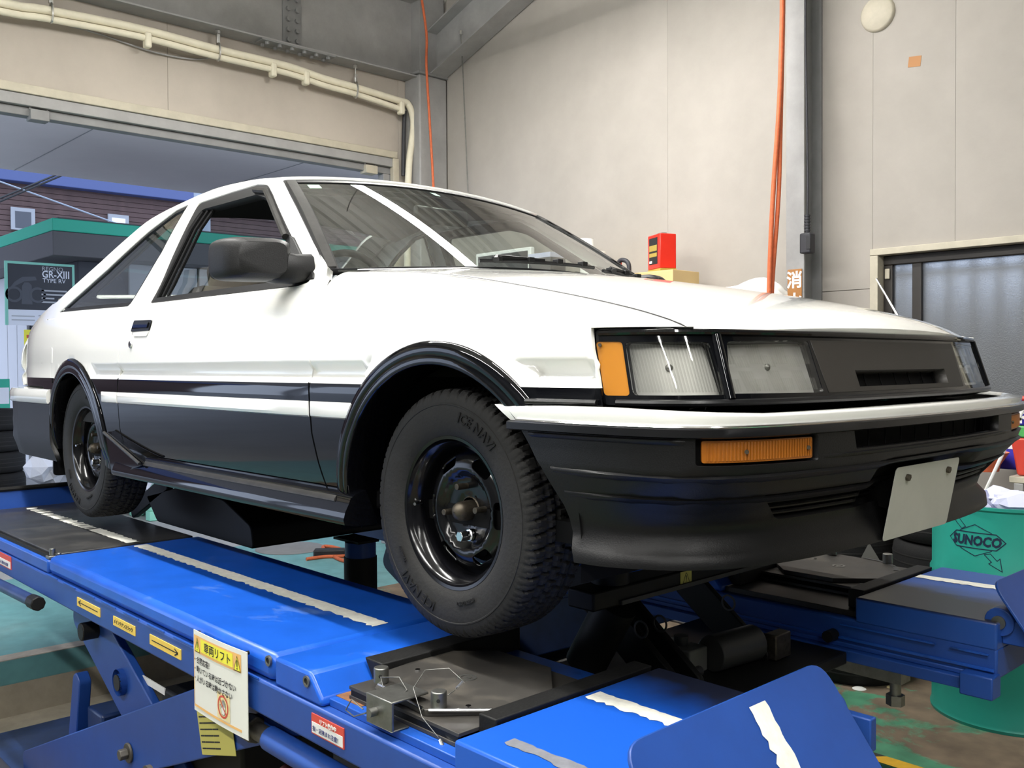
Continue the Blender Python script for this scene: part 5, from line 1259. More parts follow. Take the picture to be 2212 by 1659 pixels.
# ------------------------------------------------------------------ sliding jack between the runways
JR = thing('rear_jack', 'black rear jack housing between the runways under the car floor', 'jack', (-2.05, .03, -.065))
b = MB(); b.prism(rounded([(-2.50, -.065), (-1.60, -.065), (-1.62, .02), (-1.85, .10), (-2.25, .115), (-2.62, .04)], .02), lambda u, v: (u, -.415, v), lambda u, v: (u, .475, v)); b.build('jack_housing', 'jack_black', JR, bevel=.006)
for y in (-.30, .36): cyl('jack_pad', (-2.0, y, .10), (-2.0, y, .254), .05, 'jack_black', JR, 18)
for y in (-.40, .44): leg(y, .03, (-2.75, -.03), (-2.45, .10), .07, 'jack_arm', 'jack_black', JR)
b = MB(); b.cyl((-1.50, .0, -.075), (-1.50, .0, -.135), .062, 28); b.build('air_spring', 'lift_blue_clean', JR, smooth=60)
b = MB(); b.cyl((-1.50, .0, -.135), (-1.50, .0, -.30), .066, 28); b.box((-1.62, -.05, -.075), (-1.44, .05, -.066)); b.build('spring_base', 'jack_black', JR, smooth=60)
JK = thing('sliding_jack', 'black sliding jack beam lifting the car between the runways', 'jack', (.06, .03, -.23))
b = MB(); b.box((.03, -.40, .015), (.12, .46, .065)); jb = b.build('top_beam', 'jack_black', JK, bevel=.006)
box('beam_lip', (.12, -.30, .018), (.128, .40, .03), 'dark_grey', jb, bevel=.001)
lb_ = box('jack_label', (.1202, -.05, .030), (.1215, .0, .062), 'paper_dull', jb, bevel=0); lettering('lettering', '⚠', frame((.1218, -.042, .034), (0, 1, 0), (0, 0, 1)), .028, 'ink', lb_)
for y in (-.28, .32): cyl('jack_pad', (.07, y, .065), (.07, y, .164), .05, 'jack_black', JK, 18)
b = MB(); b.cyl((.10, -.29, .015), (.0, -.30, -.16), .055, 22); b.build('jack_cylinder', 'jack_black', JK, smooth=60)
b = MB(); b.cyl((.03, -.345, -.165), (.015, -.355, -.20), .008, 8); b.build('bleed_pipe', 'chrome', JK)
for y, t in ((-.18, .02), (-.10, .02), (.22, .02)):
    a_ = leg(y, t, (-.10, .0), (.16, -.20), .10, 'jack_arm', 'jack_black', JK)
    for xx, zz in ((.10, -.07), (-.02, .0)):
        b = MB(); b.lathe([(.024, -.011), (.024, -.014), (.019, -.014), (.019, -.011)], (xx, y, zz), 'y', 20); b.build('pin_ring', 'dark_grey', a_)
b = MB(); b.box((-.18, -.395, -.25), (.34, .455, -.215)); b.build('jack_carriage', 'jack_black', JK, bevel=.004)
for x_ in (-.12, .28):
    for ya_, yb_ in ((-.425, -.39), (.45, .49)): cyl('carriage_roller', (x_, ya_, -.182), (x_, yb_, -.182), .0175, 'jack_black', JK, 14)
b = MB(); b.cyl((.17, .02, -.165), (.19, .20, -.165), .05, 24); b.build('pump_motor', 'pump_grey', JK, smooth=50, bevel=.004)
box('valve_block', (.02, -.06, -.212), (.16, .02, -.145), 'valve_beige', JK, bevel=.004)
b = MB(); b.cyl((.10, -.02, -.145), (.10, -.02, -.12), .02, 16); b.cyl((.17, -.03, -.20), (.17, -.07, -.20), .014, 10); b.cyl((.14, -.05, -.2), (.14, -.08, -.2), .012, 10); b.build('valve_knob', 'dark_grey', JK)
box('pump_bracket', (.21, .22, -.212), (.25, .30, -.14), 'hub_steel', JK)
# ------------------------------------------------------------------ conduits on the eave wall
def smooth_path(P, k=5):
    P = [Vector(p) for p in P]; out = []
    for i in range(len(P)-1):
        p0 = P[max(i-1, 0)]; p1 = P[i]; p2 = P[i+1]; p3 = P[min(i+2, len(P)-1)]
        for t in range(k):
            t /= k; out.append(.5*((2*p1)+(p2-p0)*t+(2*p0-5*p1+4*p2-p3)*t*t+(3*p1-p0-3*p2+p3)*t**3))
    out.append(P[-1]); return out
PXp = XL+.10
CD_ = thing('insulated_pipe', 'pair of cream wrapped pipes strapped together along the upper left wall', 'pipe', (PXp, .9, 2.0))
def pp(px, dz=0, dx=0): q = pX(px, PXp+dx); return V(q.x, q.y, q.z+dz)
top = [V(PXp, -2.6, pp((0, 6)).z+.02), pp((-60, -8)), pp((100, 22)), pp((300, 62)), pp((470, 107)), pp((620, 143)), pp((700, 170)), pp((768, 189)), pp((860, 217))]
bend_ = [pp((882, 226)), pp((893, 262)), pp((889, 310)), pp((884, 350)), pp((881, 420)), pp((880, 520)), pp((880, 760))]
b = MB(); b.tube(smooth_path(top+bend_), .027, 14); b.build('pipe', 'pipe_cream', CD_, smooth=60)
low = [p+V(.0, 0, -.050) for p in top[:-1]]+[pp((855, 232)), pp((872, 240))]
b = MB(); b.tube(smooth_path(low), .021, 14); b.build('pipe', 'pipe_cream', CD_, smooth=60)
b = MB(); b.tube(smooth_path([pp((874, 240), 0, -.04), pp((872, 300), 0, -.04), pp((871, 380), 0, -.04)]), .016, 10); b.build('drain_tube', 'cable_dark', CD_, smooth=60)
for px in ((110, 20), (471, 105), (768, 188)):
    q = pp(px); b = MB(); b.tube([q+V(math.cos(a)*.034, 0, math.sin(a)*.060-.022) for a in [2*math.pi*i/16 for i in range(16)]], .007, 6, closed=True); h = b.build('pipe_clamp', 'galvanised', CD_)
    box('clamp_tab', (q.x-.012, q.y-.012, q.z+.035), (q.x+.012, q.y+.012, q.z+.10), 'galvanised', h, bevel=.003)
    cyl('hanger_rod', (q.x, q.y, q.z+.10), (q.x, q.y, ZB-.002), .006, 'galvanised', h, 8); cyl('hanger_nut', (q.x, q.y, ZB-.024), (q.x, q.y, ZB-.003), .018, 'galvanised', h, 6)
for px in ((318, 80), (589, 145), (660, 163), (866, 228)):
    q = pp(px); b = MB(); b.box((q.x-.031, q.y-.022, q.z-.072), (q.x+.031, q.y+.022, q.z+.029)); b.build('tape_band', 'pipe_cream', CD_, bevel=.012)
def loose(name, label, pts, r, m, cat, group=None):
    b = MB(); b.tube(smooth_path(pts), r, 8); return tag(b.build(name, m, None, smooth=60), label, cat, group)
loose('wall_cable', 'thin grey cable sagging below the cream pipes', [pX((130, 50), XL+.02), pX((220, 75), XL+.02), pX((330, 112), XL+.02), pX((420, 128), XL+.02), pX((470, 120), XL+.04)], .006, 'steel_grey', 'cable')
loose('orange_hose', 'single orange hose running down the corner column', [pY((905, -40), 2.45), pY((921, 70), 2.47), pY((921, 140), 2.47), pY((928, 260), 2.48), pY((937, 420), 2.48), pY((945, 640), 2.48)], .010, 'orange_rope', 'hose')
loose('orange_hose', 'left strand of the two orange hoses hanging beside the steel post', [pY((1690, -60), 2.42), pY((1689, 60), 2.42), pY((1683, 230), 2.42), pY((1670, 420), 2.42), pY((1662, 600), 2.42), pY((1661, 700), 2.42)], .013, 'orange_rope', 'hose')
loose('orange_hose', 'right strand of the two orange hoses hanging beside the steel post', [pY((1692, -60), 2.455), pY((1691, 60), 2.455), pY((1687, 230), 2.45), pY((1682, 420), 2.45), pY((1669, 600), 2.45), pY((1666, 700), 2.45)], .012, 'orange_rope', 'hose')
b = MB(); b.tube([pY((996, 75), 2.72), pY((1000, 160), 2.72), pY((1011, 415), 2.74)], .005, 8); hk = tag(b.build('hanger_rod', 'zinc', None), 'thin zinc rod hanging on the back wall near the corner column', 'rod')
q = pY((1011, 420), 2.74); box('rod_clip', (q.x-.015, q.y-.012, q.z-.03), (q.x+.015, q.y+.012, q.z+.01), 'zinc', hk); q = pY((996, 75), 2.70); cyl('rod_nut', tuple(q), (q.x, q.y, q.z+.03), .016, 'chrome', hk, 8)
# power socket on its cable
PC = thing('hanging_socket', 'dark power socket hanging on its cable beside the steel post', 'socket', tuple(pY((1744, 548), 2.56)))
b = MB(); b.tube(smooth_path([pY((1741, -40), 2.60), pY((1740, 80), 2.60), pY((1743, 250), 2.57), pY((1745, 400), 2.56), pY((1744, 470), 2.56)]), .006, 8); b.build('cable', 'cable_dark', PC, smooth=60)
q0, q1 = pY((1744, 466), 2.56), pY((1744, 504), 2.56)
b = MB(); b.cyl(q0, q1, .013, 12); sl = b.build('strain_relief', 'cable_dark', PC)
for i in range(7): t = i/6; p = q0.lerp(q1, t); cyl('rib', (p.x, p.y, p.z-.004), (p.x, p.y, p.z+.004), .0165, 'cable_dark', sl, 12)
q2 = pY((1744, 548), 2.56); box('socket_body', (q2.x-.033, q2.y-.028, q2.z), (q2.x+.033, q2.y+.028, q1.z), 'cable_dark', PC, bevel=.008); box('socket_face', (q2.x+.010, q2.y-.031, q2.z+.02), (q2.x+.035, q2.y-.026, q1.z-.02), 'ink', PC, bevel=.002)
# fire sign
f0, f1 = pY((1702, 583), 2.598), pY((1733, 583), 2.598)
FS = tag(box('fire_sign', (f0.x, 2.592, f0.z-.42), (f1.x, 2.598, f0.z), 'sign_brown', bevel=.002), 'brown upright sign with white characters on the steel post', 'sign')
for i, ch in enumerate('消火器'): lettering('lettering', ch, frame(((f0.x+f1.x)/2, 2.5915, f0.z-.095-i*.118), (1, 0, 0), (0, 0, 1)), .098, 'white_label', FS, align='CENTER', bold=.0025)
# round cover and tape on the back wall
q = pY((1897, 31), YB); b = MB(); b.lathe([(.001, -.022), (.082, -.022), (.092, -.014), (.095, 0), (.001, 0)], q, 'y', 36); tag(b.build('vent_cover', 'frame_cream', None), 'round cream vent cover high on the back wall', 'vent cover')
q = pY((1976, 133), YB); b = MB(); b.box((-.033, -.002, -.027), (.033, 0, .027), mtx=Matrix.Translation(q)@Matrix.Rotation(.12, 4, 'Y')); tag(b.build('tape_patch', 'sign_brown', None), 'small brown tape patch on the back wall', 'tape')
# ------------------------------------------------------------------ shelf along the back wall and what stands on it
SHY0, SHY1 = 2.12, 2.74
shz = pY((1383, 590), 2.42).z-.20
bench = thing('wall_bench', 'low workbench against the back wall behind the car', 'bench', (-2.2, 2.43, FLOOR))
box('bench_top', (-3.9, SHY0, shz-.04), (-1.76, SHY1, shz), 'carton_tan', bench)
for x in (-3.8, -2.8, -1.85):
    for y in (SHY0+.05, SHY1-.05): box('leg', (x-.03, y-.03, FLOOR), (x+.03, y+.03, shz-.04), 'steel_dark', bench)
c0, c1 = pY((1325, 600), 2.42), pY((1467, 608), 2.42)
BX = tag(box('cardboard_box', (c0.x-.02, 2.36, shz), (c1.x, 2.62, shz+.197), 'carton_tan', bevel=.003), 'flat tan cardboard box under the red oil can', 'box')
cz = shz+.1975
OC = thing('oil_can', 'red rectangular oil can with gold base on a cardboard box', 'can', (0, 0, 0))
k0, k1 = pY((1383, 590), 2.40), pY((1442, 588), 2.42)
cxm = (k0.x+k1.x)/2; OC.location = (cxm, 2.49, cz); WL[OC.name] = V(cxm, 2.49, cz)
hw = .055; RZ = Matrix.Translation((cxm, 2.49, 0))@Matrix.Rotation(math.radians(-25), 4, 'Z')@Matrix.Translation((-cxm, -2.49, 0))
ctop = pY((1412, 507), 2.44).z
b = MB(); b.box((cxm-.083, 2.49-hw, cz+.02), (cxm+.083, 2.49+hw, ctop), mtx=RZ); b.build('can_body', 'can_red', OC, bevel=.006)
b = MB(); b.box((cxm-.084, 2.49-hw-.001, cz), (cxm+.084, 2.49+hw+.001, cz+.02), mtx=RZ); b.build('can_base', 'can_gold', OC, bevel=.003)
b = MB(); b.box((cxm-.03, 2.49-.02, ctop), (cxm+.03, 2.49+.02, ctop+.012), mtx=RZ); b.build('can_handle', 'zinc', OC, bevel=.003)
b = MB(); b.box((cxm-.06, 2.49-hw-.0015, cz+.05), (cxm+.05, 2.49-hw, ctop-.02), mtx=RZ); cl_ = b.build('can_label', 'ink', OC, smooth=None)
for z0_, z1_, m_ in ((.13, .165, 'can_gold'), (.095, .118, 'can_gold'), (.058, .072, 'white_label')):
    b = MB(); b.box((cxm-.055, 2.49-hw-.003, cz+z0_), (cxm+(.045 if m_ != 'white_label' else -.02), 2.49-hw-.0016, cz+z1_), mtx=RZ); b.build('label_print', m_, cl_, smooth=None)
# battery lamp with grip
q = pY((1350, 590), 2.30); TL = thing('work_lamp', 'dark battery work lamp with a red tip and loop handle', 'lamp', (q.x, 2.30, shz))
box('lamp_base', (q.x-.12, 2.24, shz), (q.x+.04, 2.36, q.z-.03), 'dark_grey', TL, bevel=.012); b = MB(); b.tube(smooth_path([V(q.x-.05, 2.30, q.z-.03), V(q.x-.05, 2.30, q.z+.065), V(q.x-.01, 2.30, q.z+.08), V(q.x+.03, 2.30, q.z+.05), V(q.x+.03, 2.30, q.z-.03)]), .014, 10); b.build('grip', 'cable_dark', TL, smooth=60); box('lamp_tip', (q.x-.115, 2.26, q.z+.03), (q.x-.055, 2.34, q.z+.075), 'can_red', TL, bevel=.006)
box('lamp_neck', (q.x-.10, 2.27, q.z-.03), (q.x-.06, 2.33, q.z+.03), 'dark_grey', TL, bevel=.004)
# paper rolls
za, zb_, zc_ = pY((1255, 518), 2.5).z, pY((1268, 546), 2.5).z, shz
for lab, px, z0_, z1_, r in (('wide lower roll of white paper behind the windshield edge', 1281, shz+.001, zb_, .085), ('small upper roll of white paper standing on the wide one', 1258, zb_+.001, za, .075)):
    x_ = pY((px, 545), 2.5).x; b = MB(); b.lathe([(.022, .001), (r, 0), (r, z1_-z0_), (.022, z1_-z0_-.001), (.022, .001)], (x_, 2.5, z0_), 'z', 28); tag(b.build('paper_roll', 'tissue', None, smooth=40), lab, 'paper roll', 'paper rolls on the bench')
CBN = tag(box('tool_cabinet', (-1.74, 2.12, FLOOR+.001), (-1.16, 2.74, .93), 'steel_dark', bevel=.01), 'low grey tool cabinet under the white cloth', 'cabinet')
for k in range(4): box('drawer', (-1.72, 2.112, FLOOR+.08+k*.42), (-1.18, 2.119, FLOOR+.48+k*.42), 'steel_grey', CBN)
# white cloth heap
q = pY((1612, 625), 2.60)
bm2 = bmesh.new(); bmesh.ops.create_icosphere(bm2, subdivisions=4, radius=1)
for v in bm2.verts:
    n_ = 1+.10*math.sin(v.co.x*5+v.co.y*3)+.06*math.sin(v.co.y*9+v.co.z*7); v.co = V(q.x+v.co.x*.30*n_, 2.60+v.co.y*.11*n_, 1.0+v.co.z*.10*n_+.012*math.sin(v.co.x*4))
    v.co.z = max(v.co.z, .931)
me = bpy.data.meshes.new('cloth'); bm2.to_mesh(me); bm2.free()
tag(finish('cloth_heap', me, 'cloth_white', None, smooth=180), 'white cloth heaped on the bench left of the orange hoses', 'cloth')
m0, m1 = pY((1030, 549), 2.5), pY((1149, 592), 2.5)
MO = thing('framed_monitor', 'white framed screen on the bench seen through the windshield', 'monitor', ((m0.x+m1.x)/2, 2.5, shz))
box('screen_frame', (m0.x, 2.49, shz+.06), (m1.x, 2.53, m0.z), 'tissue', MO, bevel=.006); box('screen', (m0.x+.03, 2.486, shz+.09), (m1.x-.03, 2.4895, m0.z-.025), 'dark_grey', MO, bevel=0); box('stand', ((m0.x+m1.x)/2-.10, 2.45, shz), ((m0.x+m1.x)/2+.10, 2.58, shz+.0595), 'tissue', MO, bevel=.004)
m0, m1 = pY((1153, 552), 2.45), pY((1200, 590), 2.45)
BC = tag(box('wipe_carton', (m0.x, 2.40, shz), (m1.x, 2.55, m0.z), 'fascia_grey', bevel=.003), 'small blue grey carton beside the white framed screen', 'box'); box('carton_lid', (m0.x-.003, 2.397, m0.z-.03), (m1.x+.003, 2.553, m0.z+.004), 'wipe_lilac', BC, bevel=.002)
# ------------------------------------------------------------------ green drum, tires and junk at the right
DC = V(.232, 2.03, FLOOR)
DR = thing('steel_drum', 'open teal green steel drum full of used wipes', 'drum', tuple(DC))
R_ = .292; H_ = .88
pf = [(.001, .004), (R_-.012, .004), (R_+.004, 0), (R_+.006, .012), (R_, .022), (R_, .27), (R_+.008, .285), (R_+.008, .300), (R_, .315), (R_, .56), (R_+.008, .575), (R_+.008, .59), (R_, .605), (R_, H_-.02), (R_+.007, H_-.012), (R_+.007, H_), (R_-.004, H_), (R_-.006, H_-.02), (R_-.008, .10), (.001, .09)]
b = MB(); b.lathe(pf, DC, 'z', 72); b.build('drum_shell', 'drum_green', DR, smooth=35)
# logo: word on a lozenge pierced by an arrow
def DM(u, v, o_=.0012):   # u metres around the shell from the logo centre, v metres up
    a = LA+u/R_; return V(DC.x+(R_+o_)*math.cos(a), DC.y+(R_+o_)*math.sin(a), LZ+v)
q = pray((2106, 1167)); best = None
for i in range(2000):
    a = -math.pi+2*math.pi*i/2000; p = V(DC.x+R_*math.cos(a), DC.y+R_*math.sin(a), 0); w = CAM_C-p
    if math.cos(a)*w.x+math.sin(a)*w.y < 0: continue
    e = abs((p.x-CAM_C.x)*q.y-(p.y-CAM_C.y)*q.x)
    if best is None or e < best[0]: best = (e, a, p)
LA = best[1]; LZ = (CAM_C+q*((best[2]-CAM_C).to_2d().length/q.to_2d().length)).z
def dline(P, w, closed=True, name='logo_line'):
    b = MB(); n = len(P)
    for i in range(n if closed else n-1):
        p, r = Vector(P[i]), Vector(P[(i+1) % n]); e = Vector((-(r-p).y, (r-p).x)).normalized()*w/2; t = (r-p).normalized()*w*.4; k = max(1, int((r-p).length/.02))
        for j in range(k):
            s0 = p-t+(r-p+2*t)*(j/k); s1 = p-t+(r-p+2*t)*((j+1)/k); b.add([DM(*(s0-e)), DM(*(s1-e)), DM(*(s1+e)), DM(*(s0+e))], [(0, 1, 2, 3)])
    return b.build(name, 'logo_navy', DR, smooth=None)
dline([(-.088, -.024), (-.088, .022), (-.078, .030), (.078, .030), (.088, .022), (.112, .0), (.088, -.024), (.078, -.032), (-.078, -.032)], .004)
dline([(-.112, .0), (-.088, .022), (-.088, -.024)], .003)
dline([(-.062, .034), (0, .062), (.062, .034)], .003, False); dline([(-.062, -.036), (0, -.062), (.062, -.036)], .003, False)
dline([(-.055, .040), (-.095, .078), (-.098, .100), (-.078, .092), (-.038, .050)], .003); dline([(.036, -.052), (.062, -.078), (.052, -.086), (.100, -.112), (.092, -.062), (.082, -.072), (.058, -.046)], .003)
lettering('lettering', 'SUNOCO', None, .052, 'logo_navy', DR, extr=0, align='CENTER', bold=.0022, shear=.15, bend=lambda p: DM(p.x*.86, p.y-.019, .0016))
def crumple(name, c, s, m, label, cat, group, seed):
    random.seed(seed); bm = bmesh.new(); bmesh.ops.create_icosphere(bm, subdivisions=2, radius=1)
    for v in bm.verts: v.co = V(c[0]+v.co.x*s[0]*random.uniform(.6, 1.25), c[1]+v.co.y*s[1]*random.uniform(.6, 1.25), c[2]+v.co.z*s[2]*random.uniform(.5, 1.3))
    me = bpy.data.meshes.new(name); bm.to_mesh(me); bm.free(); return tag(finish(name, me, m, None, smooth=None), label, cat, group)
random.seed(11)
for i in range(7):
    a = math.pi/3*i; r = .175 if i else 0; crumple('crumpled_wipe', (DC.x+r*math.cos(a), DC.y+r*math.sin(a), FLOOR+H_-.015+.02*(i % 2)), (.085, .085, .05), 'wipe_lilac', 'crumpled pale lilac paper wipe in the mouth of the teal drum', 'wipe', 'paper wipes in the drum', 40+i)
b = MB(); b.lathe([(.001, 0), (R_-.02, 0), (R_-.02, .09), (.001, .12)], (DC.x, DC.y, FLOOR+H_-.20), 'z', 24); tag(b.build('wipe_heap', 'wipe_lilac', None), 'pressed heap of lilac wipes filling the teal drum', 'wipes', kind='stuff')
def flat_tire(c, R, w, label, group, m='tire_dark'):
    b = MB(); pr_ = [(R*.60, 0), (R*.74, -.004), (R*.92, .0), (R*.98, .02), (R, .05), (R, w-.05), (R*.98, w-.02), (R*.92, w), (R*.74, w+.004), (R*.60, w), (R*.57, w*.8), (R*.57, w*.2), (R*.60, 0)]
    b.lathe(pr_, c, 'z', 48); t = tag(b.build('tire', m, None, smooth=45), label, 'tire', group)
    for k in range(3):
        q = MB(); z = c[2]+w*(.3+.2*k); q.lathe([(R+.001, z-.004-c[2]), (R-.001+.003, z-c[2]), (R+.001, z+.004-c[2])], c, 'z', 48); q.build('tread_rib', 'tire_rubber', t)
    return t
q = pZ((1905, 1474), FLOOR)
flat_tire((q.x-.17, q.y+.06, FLOOR+.001), .24, .17, 'single tire lying flat on the green floor behind the far runway', 'tires by the drum')
for i in range(4): flat_tire((-.19, 2.51, FLOOR+.006+i*.199), .27, .188, ['lowest', 'second', 'third', 'topmost'][i]+' tire of the stack left of the teal drum', 'tires by the drum')
for i in range(4): flat_tire((-.76, 2.50, FLOOR+.006+i*.199), .27, .188, ['lowest', 'second', 'third', 'topmost'][i]+' tire of the stack farther left behind the far runway', 'tires by the drum')
b = MB(); q = pZ((1856, 1488), FLOOR); b.lathe([(.001, .008), (.02, .006), (.03, .001), (.001, 0)], q, 'z', 20); tag(b.build('plastic_cap', 'white_label', None), 'small white plastic cap on the green floor', 'cap')
b = MB(); q = pZ((1924, 1485), FLOOR); b.lathe([(.001, .005), (.016, .003), (.018, 0), (.001, 0)], q, 'z', 14); tag(b.build('paint_chip', 'paper_cream', None), 'small yellow chip on the green floor', 'chip')
q = pZ((1700, 1425), FLOOR); CB = tag(box('parts_carton', (q.x-.10, q.y-.05, FLOOR), (q.x+.06, q.y+.10, FLOOR+.09), 'carton_red', bevel=.002, rz=.3), 'small red and tan parts carton on the floor under the lift', 'box'); box('carton_label', (q.x+.062, q.y-.02, FLOOR+.02), (q.x+.066, q.y+.08, FLOOR+.08), 'carton_tan', CB, bevel=0, rz=.3, piv=(q.x-.02, q.y+.025, 0))
b = MB(); a_ = pZ((1640, 1482), FLOOR); c_ = pZ((1735, 1440), FLOOR); b.tube([a_+V(0, 0, .03), c_+V(0, 0, .03)], .03, 4); tag(b.build('timber_batten', 'dark_grey', None), 'dark square bar on the floor under the lift', 'bar')
# table and goods behind the drum
st = thing('side_table', 'pale stained table behind the teal drum', 'table', (.55, 2.5, FLOOR)); tz = .115
box('table_top', (.10, 2.40, tz-.03), (1.1, 2.78, tz), 'frame_cream', st); 
for x in (.14, 1.06):
    for y in (2.42, 2.76): box('leg', (x-.02, y-.02, FLOOR), (x+.02, y+.02, tz-.03), 'steel_grey', st)
q = pY((2190, 1000), 2.55)
b = MB(); b.lathe([(.001, 0), (.07, 0), (.075, .03), (.11, .085), (.113, .09), (.10, .088), (.001, .05)], (q.x-.13, 2.53, tz+.001), 'z', 32); tag(b.build('funnel_bowl', 'bag_orange', None), 'shallow orange bowl on the side table', 'bowl')
q = pY((2190, 960), 2.66)
for i, (dx, lab) in enumerate(((-.03, 'blue bottle on the side table nearest the bumper'), (.13, 'blue bottle on the side table behind the red bag'))):
    BT = thing('fluid_bottle', lab, 'bottle', (q.x+dx, 2.70, tz), 'blue bottles on the side table')
    box('bottle_body', (q.x+dx-.055, 2.66, tz+.001), (q.x+dx+.055, 2.74, tz+.27), 'bottle_blue', BT, bevel=.012); box('bottle_label', (q.x+dx-.045, 2.657, tz+.10), (q.x+dx+.045, 2.6595, tz+.22), 'poster_white', BT, bevel=0); cyl('bottle_cap', (q.x+dx, 2.70, tz+.27), (q.x+dx, 2.70, tz+.30), .02, 'white_label', BT, 14)
    lettering('lettering', 'OIL TREATMENT', frame((q.x+dx-.042, 2.6568, tz+.20), (1, 0, 0), (0, 0, 1)), .011, 'ink_blue', BT)
q = pY((2200, 920), 2.45)
BG = thing('chemical_pouch', 'red and green upright pouch leaning on the side table', 'pouch', (q.x+.12, 2.46, tz))
b = MB(); b.prism([(-.10, .0), (.12, 0), (.15, .17), (-.13, .17)], lambda u, v: (q.x+.10+u, 2.43, tz+.002+v), lambda u, v: (q.x+.10+u, 2.48, tz+.002+v)); b.build('pouch_lower', 'bag_red', BG, bevel=.01)
b = MB(); b.prism([(-.125, .171), (.15, .171), (.15, .225), (-.10, .225)], lambda u, v: (q.x+.10+u, 2.43, tz+.002+v), lambda u, v: (q.x+.10+u, 2.48, tz+.002+v)); b.build('pouch_band', 'bag_green', BG, bevel=.008)
b = MB(); b.prism([(-.10, .226), (.15, .226), (.15, .33), (-.07, .33)], lambda u, v: (q.x+.10+u, 2.43, tz+.002+v), lambda u, v: (q.x+.10+u, 2.48, tz+.002+v)); tp2 = b.build('pouch_top', 'bottle_blue', BG, bevel=.008)
lettering('lettering', 'RO', frame((q.x+.01, 2.4195, tz+.24), (1, 0, 0), (0, 0, 1)), .075, 'white_label', tp2, bold=.002); lettering('lettering', 'CE', frame((q.x+.045, 2.4195, tz+.30), (1, 0, 0), (0, 0, 1)), .03, 'white_label', tp2)
b = MB(); a_ = pY((2182, 945), 2.375); c_ = pY((2235, 830), 2.385); b.tube([a_-(c_-a_)*1.2, c_], .008, 8); tag(b.build('broom_stick', 'white_label', None), 'thin white stick leaning at the right edge behind the bumper', 'stick')
q = pY((2207, 860), 2.60); b = MB(); b.tube([q+V(-.02, 0, 0), q+V(.35, 0, -.02)], .012, 8); tag(b.build('red_lance', 'bag_red', None), 'dark red bar at the right edge above the pouch', 'bar')
# cord and socket on the far floor, manhole
mh = pZ((640, 1187), FLOOR); b = MB(); b.lathe([(.001, .004), (.25, .004), (.27, 0)], (mh.x-.1, mh.y, FLOOR-.002), 'z', 40); tag(b.build('manhole_cover', 'steel_dark', None), 'round grey manhole cover on the turquoise ground', 'manhole cover')
c = [pZ(p, FLOOR+.015) for p in ((660, 1205), (700, 1204), (745, 1200), (770, 1192))]
loose('extension_cord', 'orange extension cord looped on the turquoise ground under the car', [pZ(p, FLOOR+.012) for p in ((662, 1208), (700, 1203), (750, 1200), (735, 1186), (705, 1180), (698, 1184), (715, 1198), (745, 1212), (800, 1215))], .014, 'orange_rope', 'cord')
q = pZ((713, 1197), FLOOR+.02); tag(box('cord_socket', (q.x-.12, q.y-.05, FLOOR), (q.x+.12, q.y+.05, FLOOR+.06), 'ink', bevel=.01, rz=.9), 'black plug socket on the orange cord', 'socket')
# ------------------------------------------------------------------ outside: forecourt
cn = struct(box('canopy', (-14.5, -9, 3.72), (XL-.2, 16, 3.95), 'canopy', bevel=0))
for k in range(7): box('panel_joint', (-14.5, -7+k*3.1, 3.715), (XL-.25, -6.985+k*3.1, 3.721), 'steel_grey', cn, bevel=0)
for x, y in ((-14.0, -8.5), (-14.0, 15.5)): box('canopy_post', (x-.15, y-.15, FLOOR), (x+.15, y+.15, 3.72), 'shop_white', cn)
# kiosk with green fascia
KX, KY = -10.9, 1.68
KI = thing('kiosk', 'grey kiosk with green roof band across the forecourt', 'building', (KX-2, KY+2, FLOOR))
kz = [pX((113, 470), KX).z, pX((113, 497), KX).z, pX((113, 551), KX).z]
KY = pX((113, 510), KX).y
box('fascia_band', (KX-5, KY, kz[1]), (KX, KY+9, kz[0]), 'fascia_green', KI, bevel=.01); box('roof', (KX-4.9, KY+.1, kz[0]), (KX-.1, KY+8.9, kz[0]+.03), 'fascia_grey', KI, bevel=0); box('fascia', (KX-5, KY+.005, kz[2]), (KX-.005, KY+9, kz[1]-.002), 'fascia_grey', KI, bevel=.01)  # unseen grey roof slab, added to keep green bounce off the canopy
box('wall', (KX-4.6, KY+.45, FLOOR), (KX-.45, KY+8.6, kz[2]-.002), 'poster_black', KI)
for k in range(14): box('wall_sheet', (KX-.449, KY+1.10+k*.5, FLOOR), (KX-.40, KY+1.57+k*.5, kz[2]-.004), 'shop_white', KI, bevel=.01)
for k in range(4): box('wall_sheet', (KX-4.5+k*.5, KY+.40, FLOOR), (KX-4.03+k*.5, KY+.449, kz[2]-.004), 'shop_white', KI, bevel=.01)
# the big advertisement hung on the corner of the kiosk
p0 = pX((18, 563), KX-.30); 
def kp(px): return pX(px, KX-.25)
A0, A1, A2 = kp((16, 577)), kp((155, 557)), kp((22, 702))
AD = thing('tire_advert', 'black tire advertisement hanging on the kiosk front', 'banner', (KX-.25, (A0.y+A1.y)/2, A2.z))
adx = KX-.25; ay0, ay1 = A0.y, A1.y; az1 = A0.z+.05; azm = kp((25, 668)).z; az0 = A2.z
box('banner_print', (adx-.02, ay0, azm), (adx, ay1, az1), 'poster_black', AD, bevel=0); fo_ = box('banner_foot', (adx-.02, ay0, az0), (adx, ay1, azm-.001), 'poster_white', AD, bevel=0)
for a, c, n1 in (((adx-.03, ay0-.03, az0), (adx+.004, ay0, az1+.03), 0), ((adx-.03, ay1, az0), (adx+.004, ay1+.03, az1+.03), 0), ((adx-.03, ay0, az1), (adx+.004, ay1, az1+.03), 0)): box('banner_edge', a, c, 'pallet_mint', AD, bevel=0)
wA = ay1-ay0; hA = az1-azm
def adt(s, u, v, size, m='poster_text', par=AD, **k): lettering('lettering', s, frame((adx+.002, ay0+u*wA, azm+v*hA), (0, 1, 0), (0, 0, 1)), size, m, par, **k)
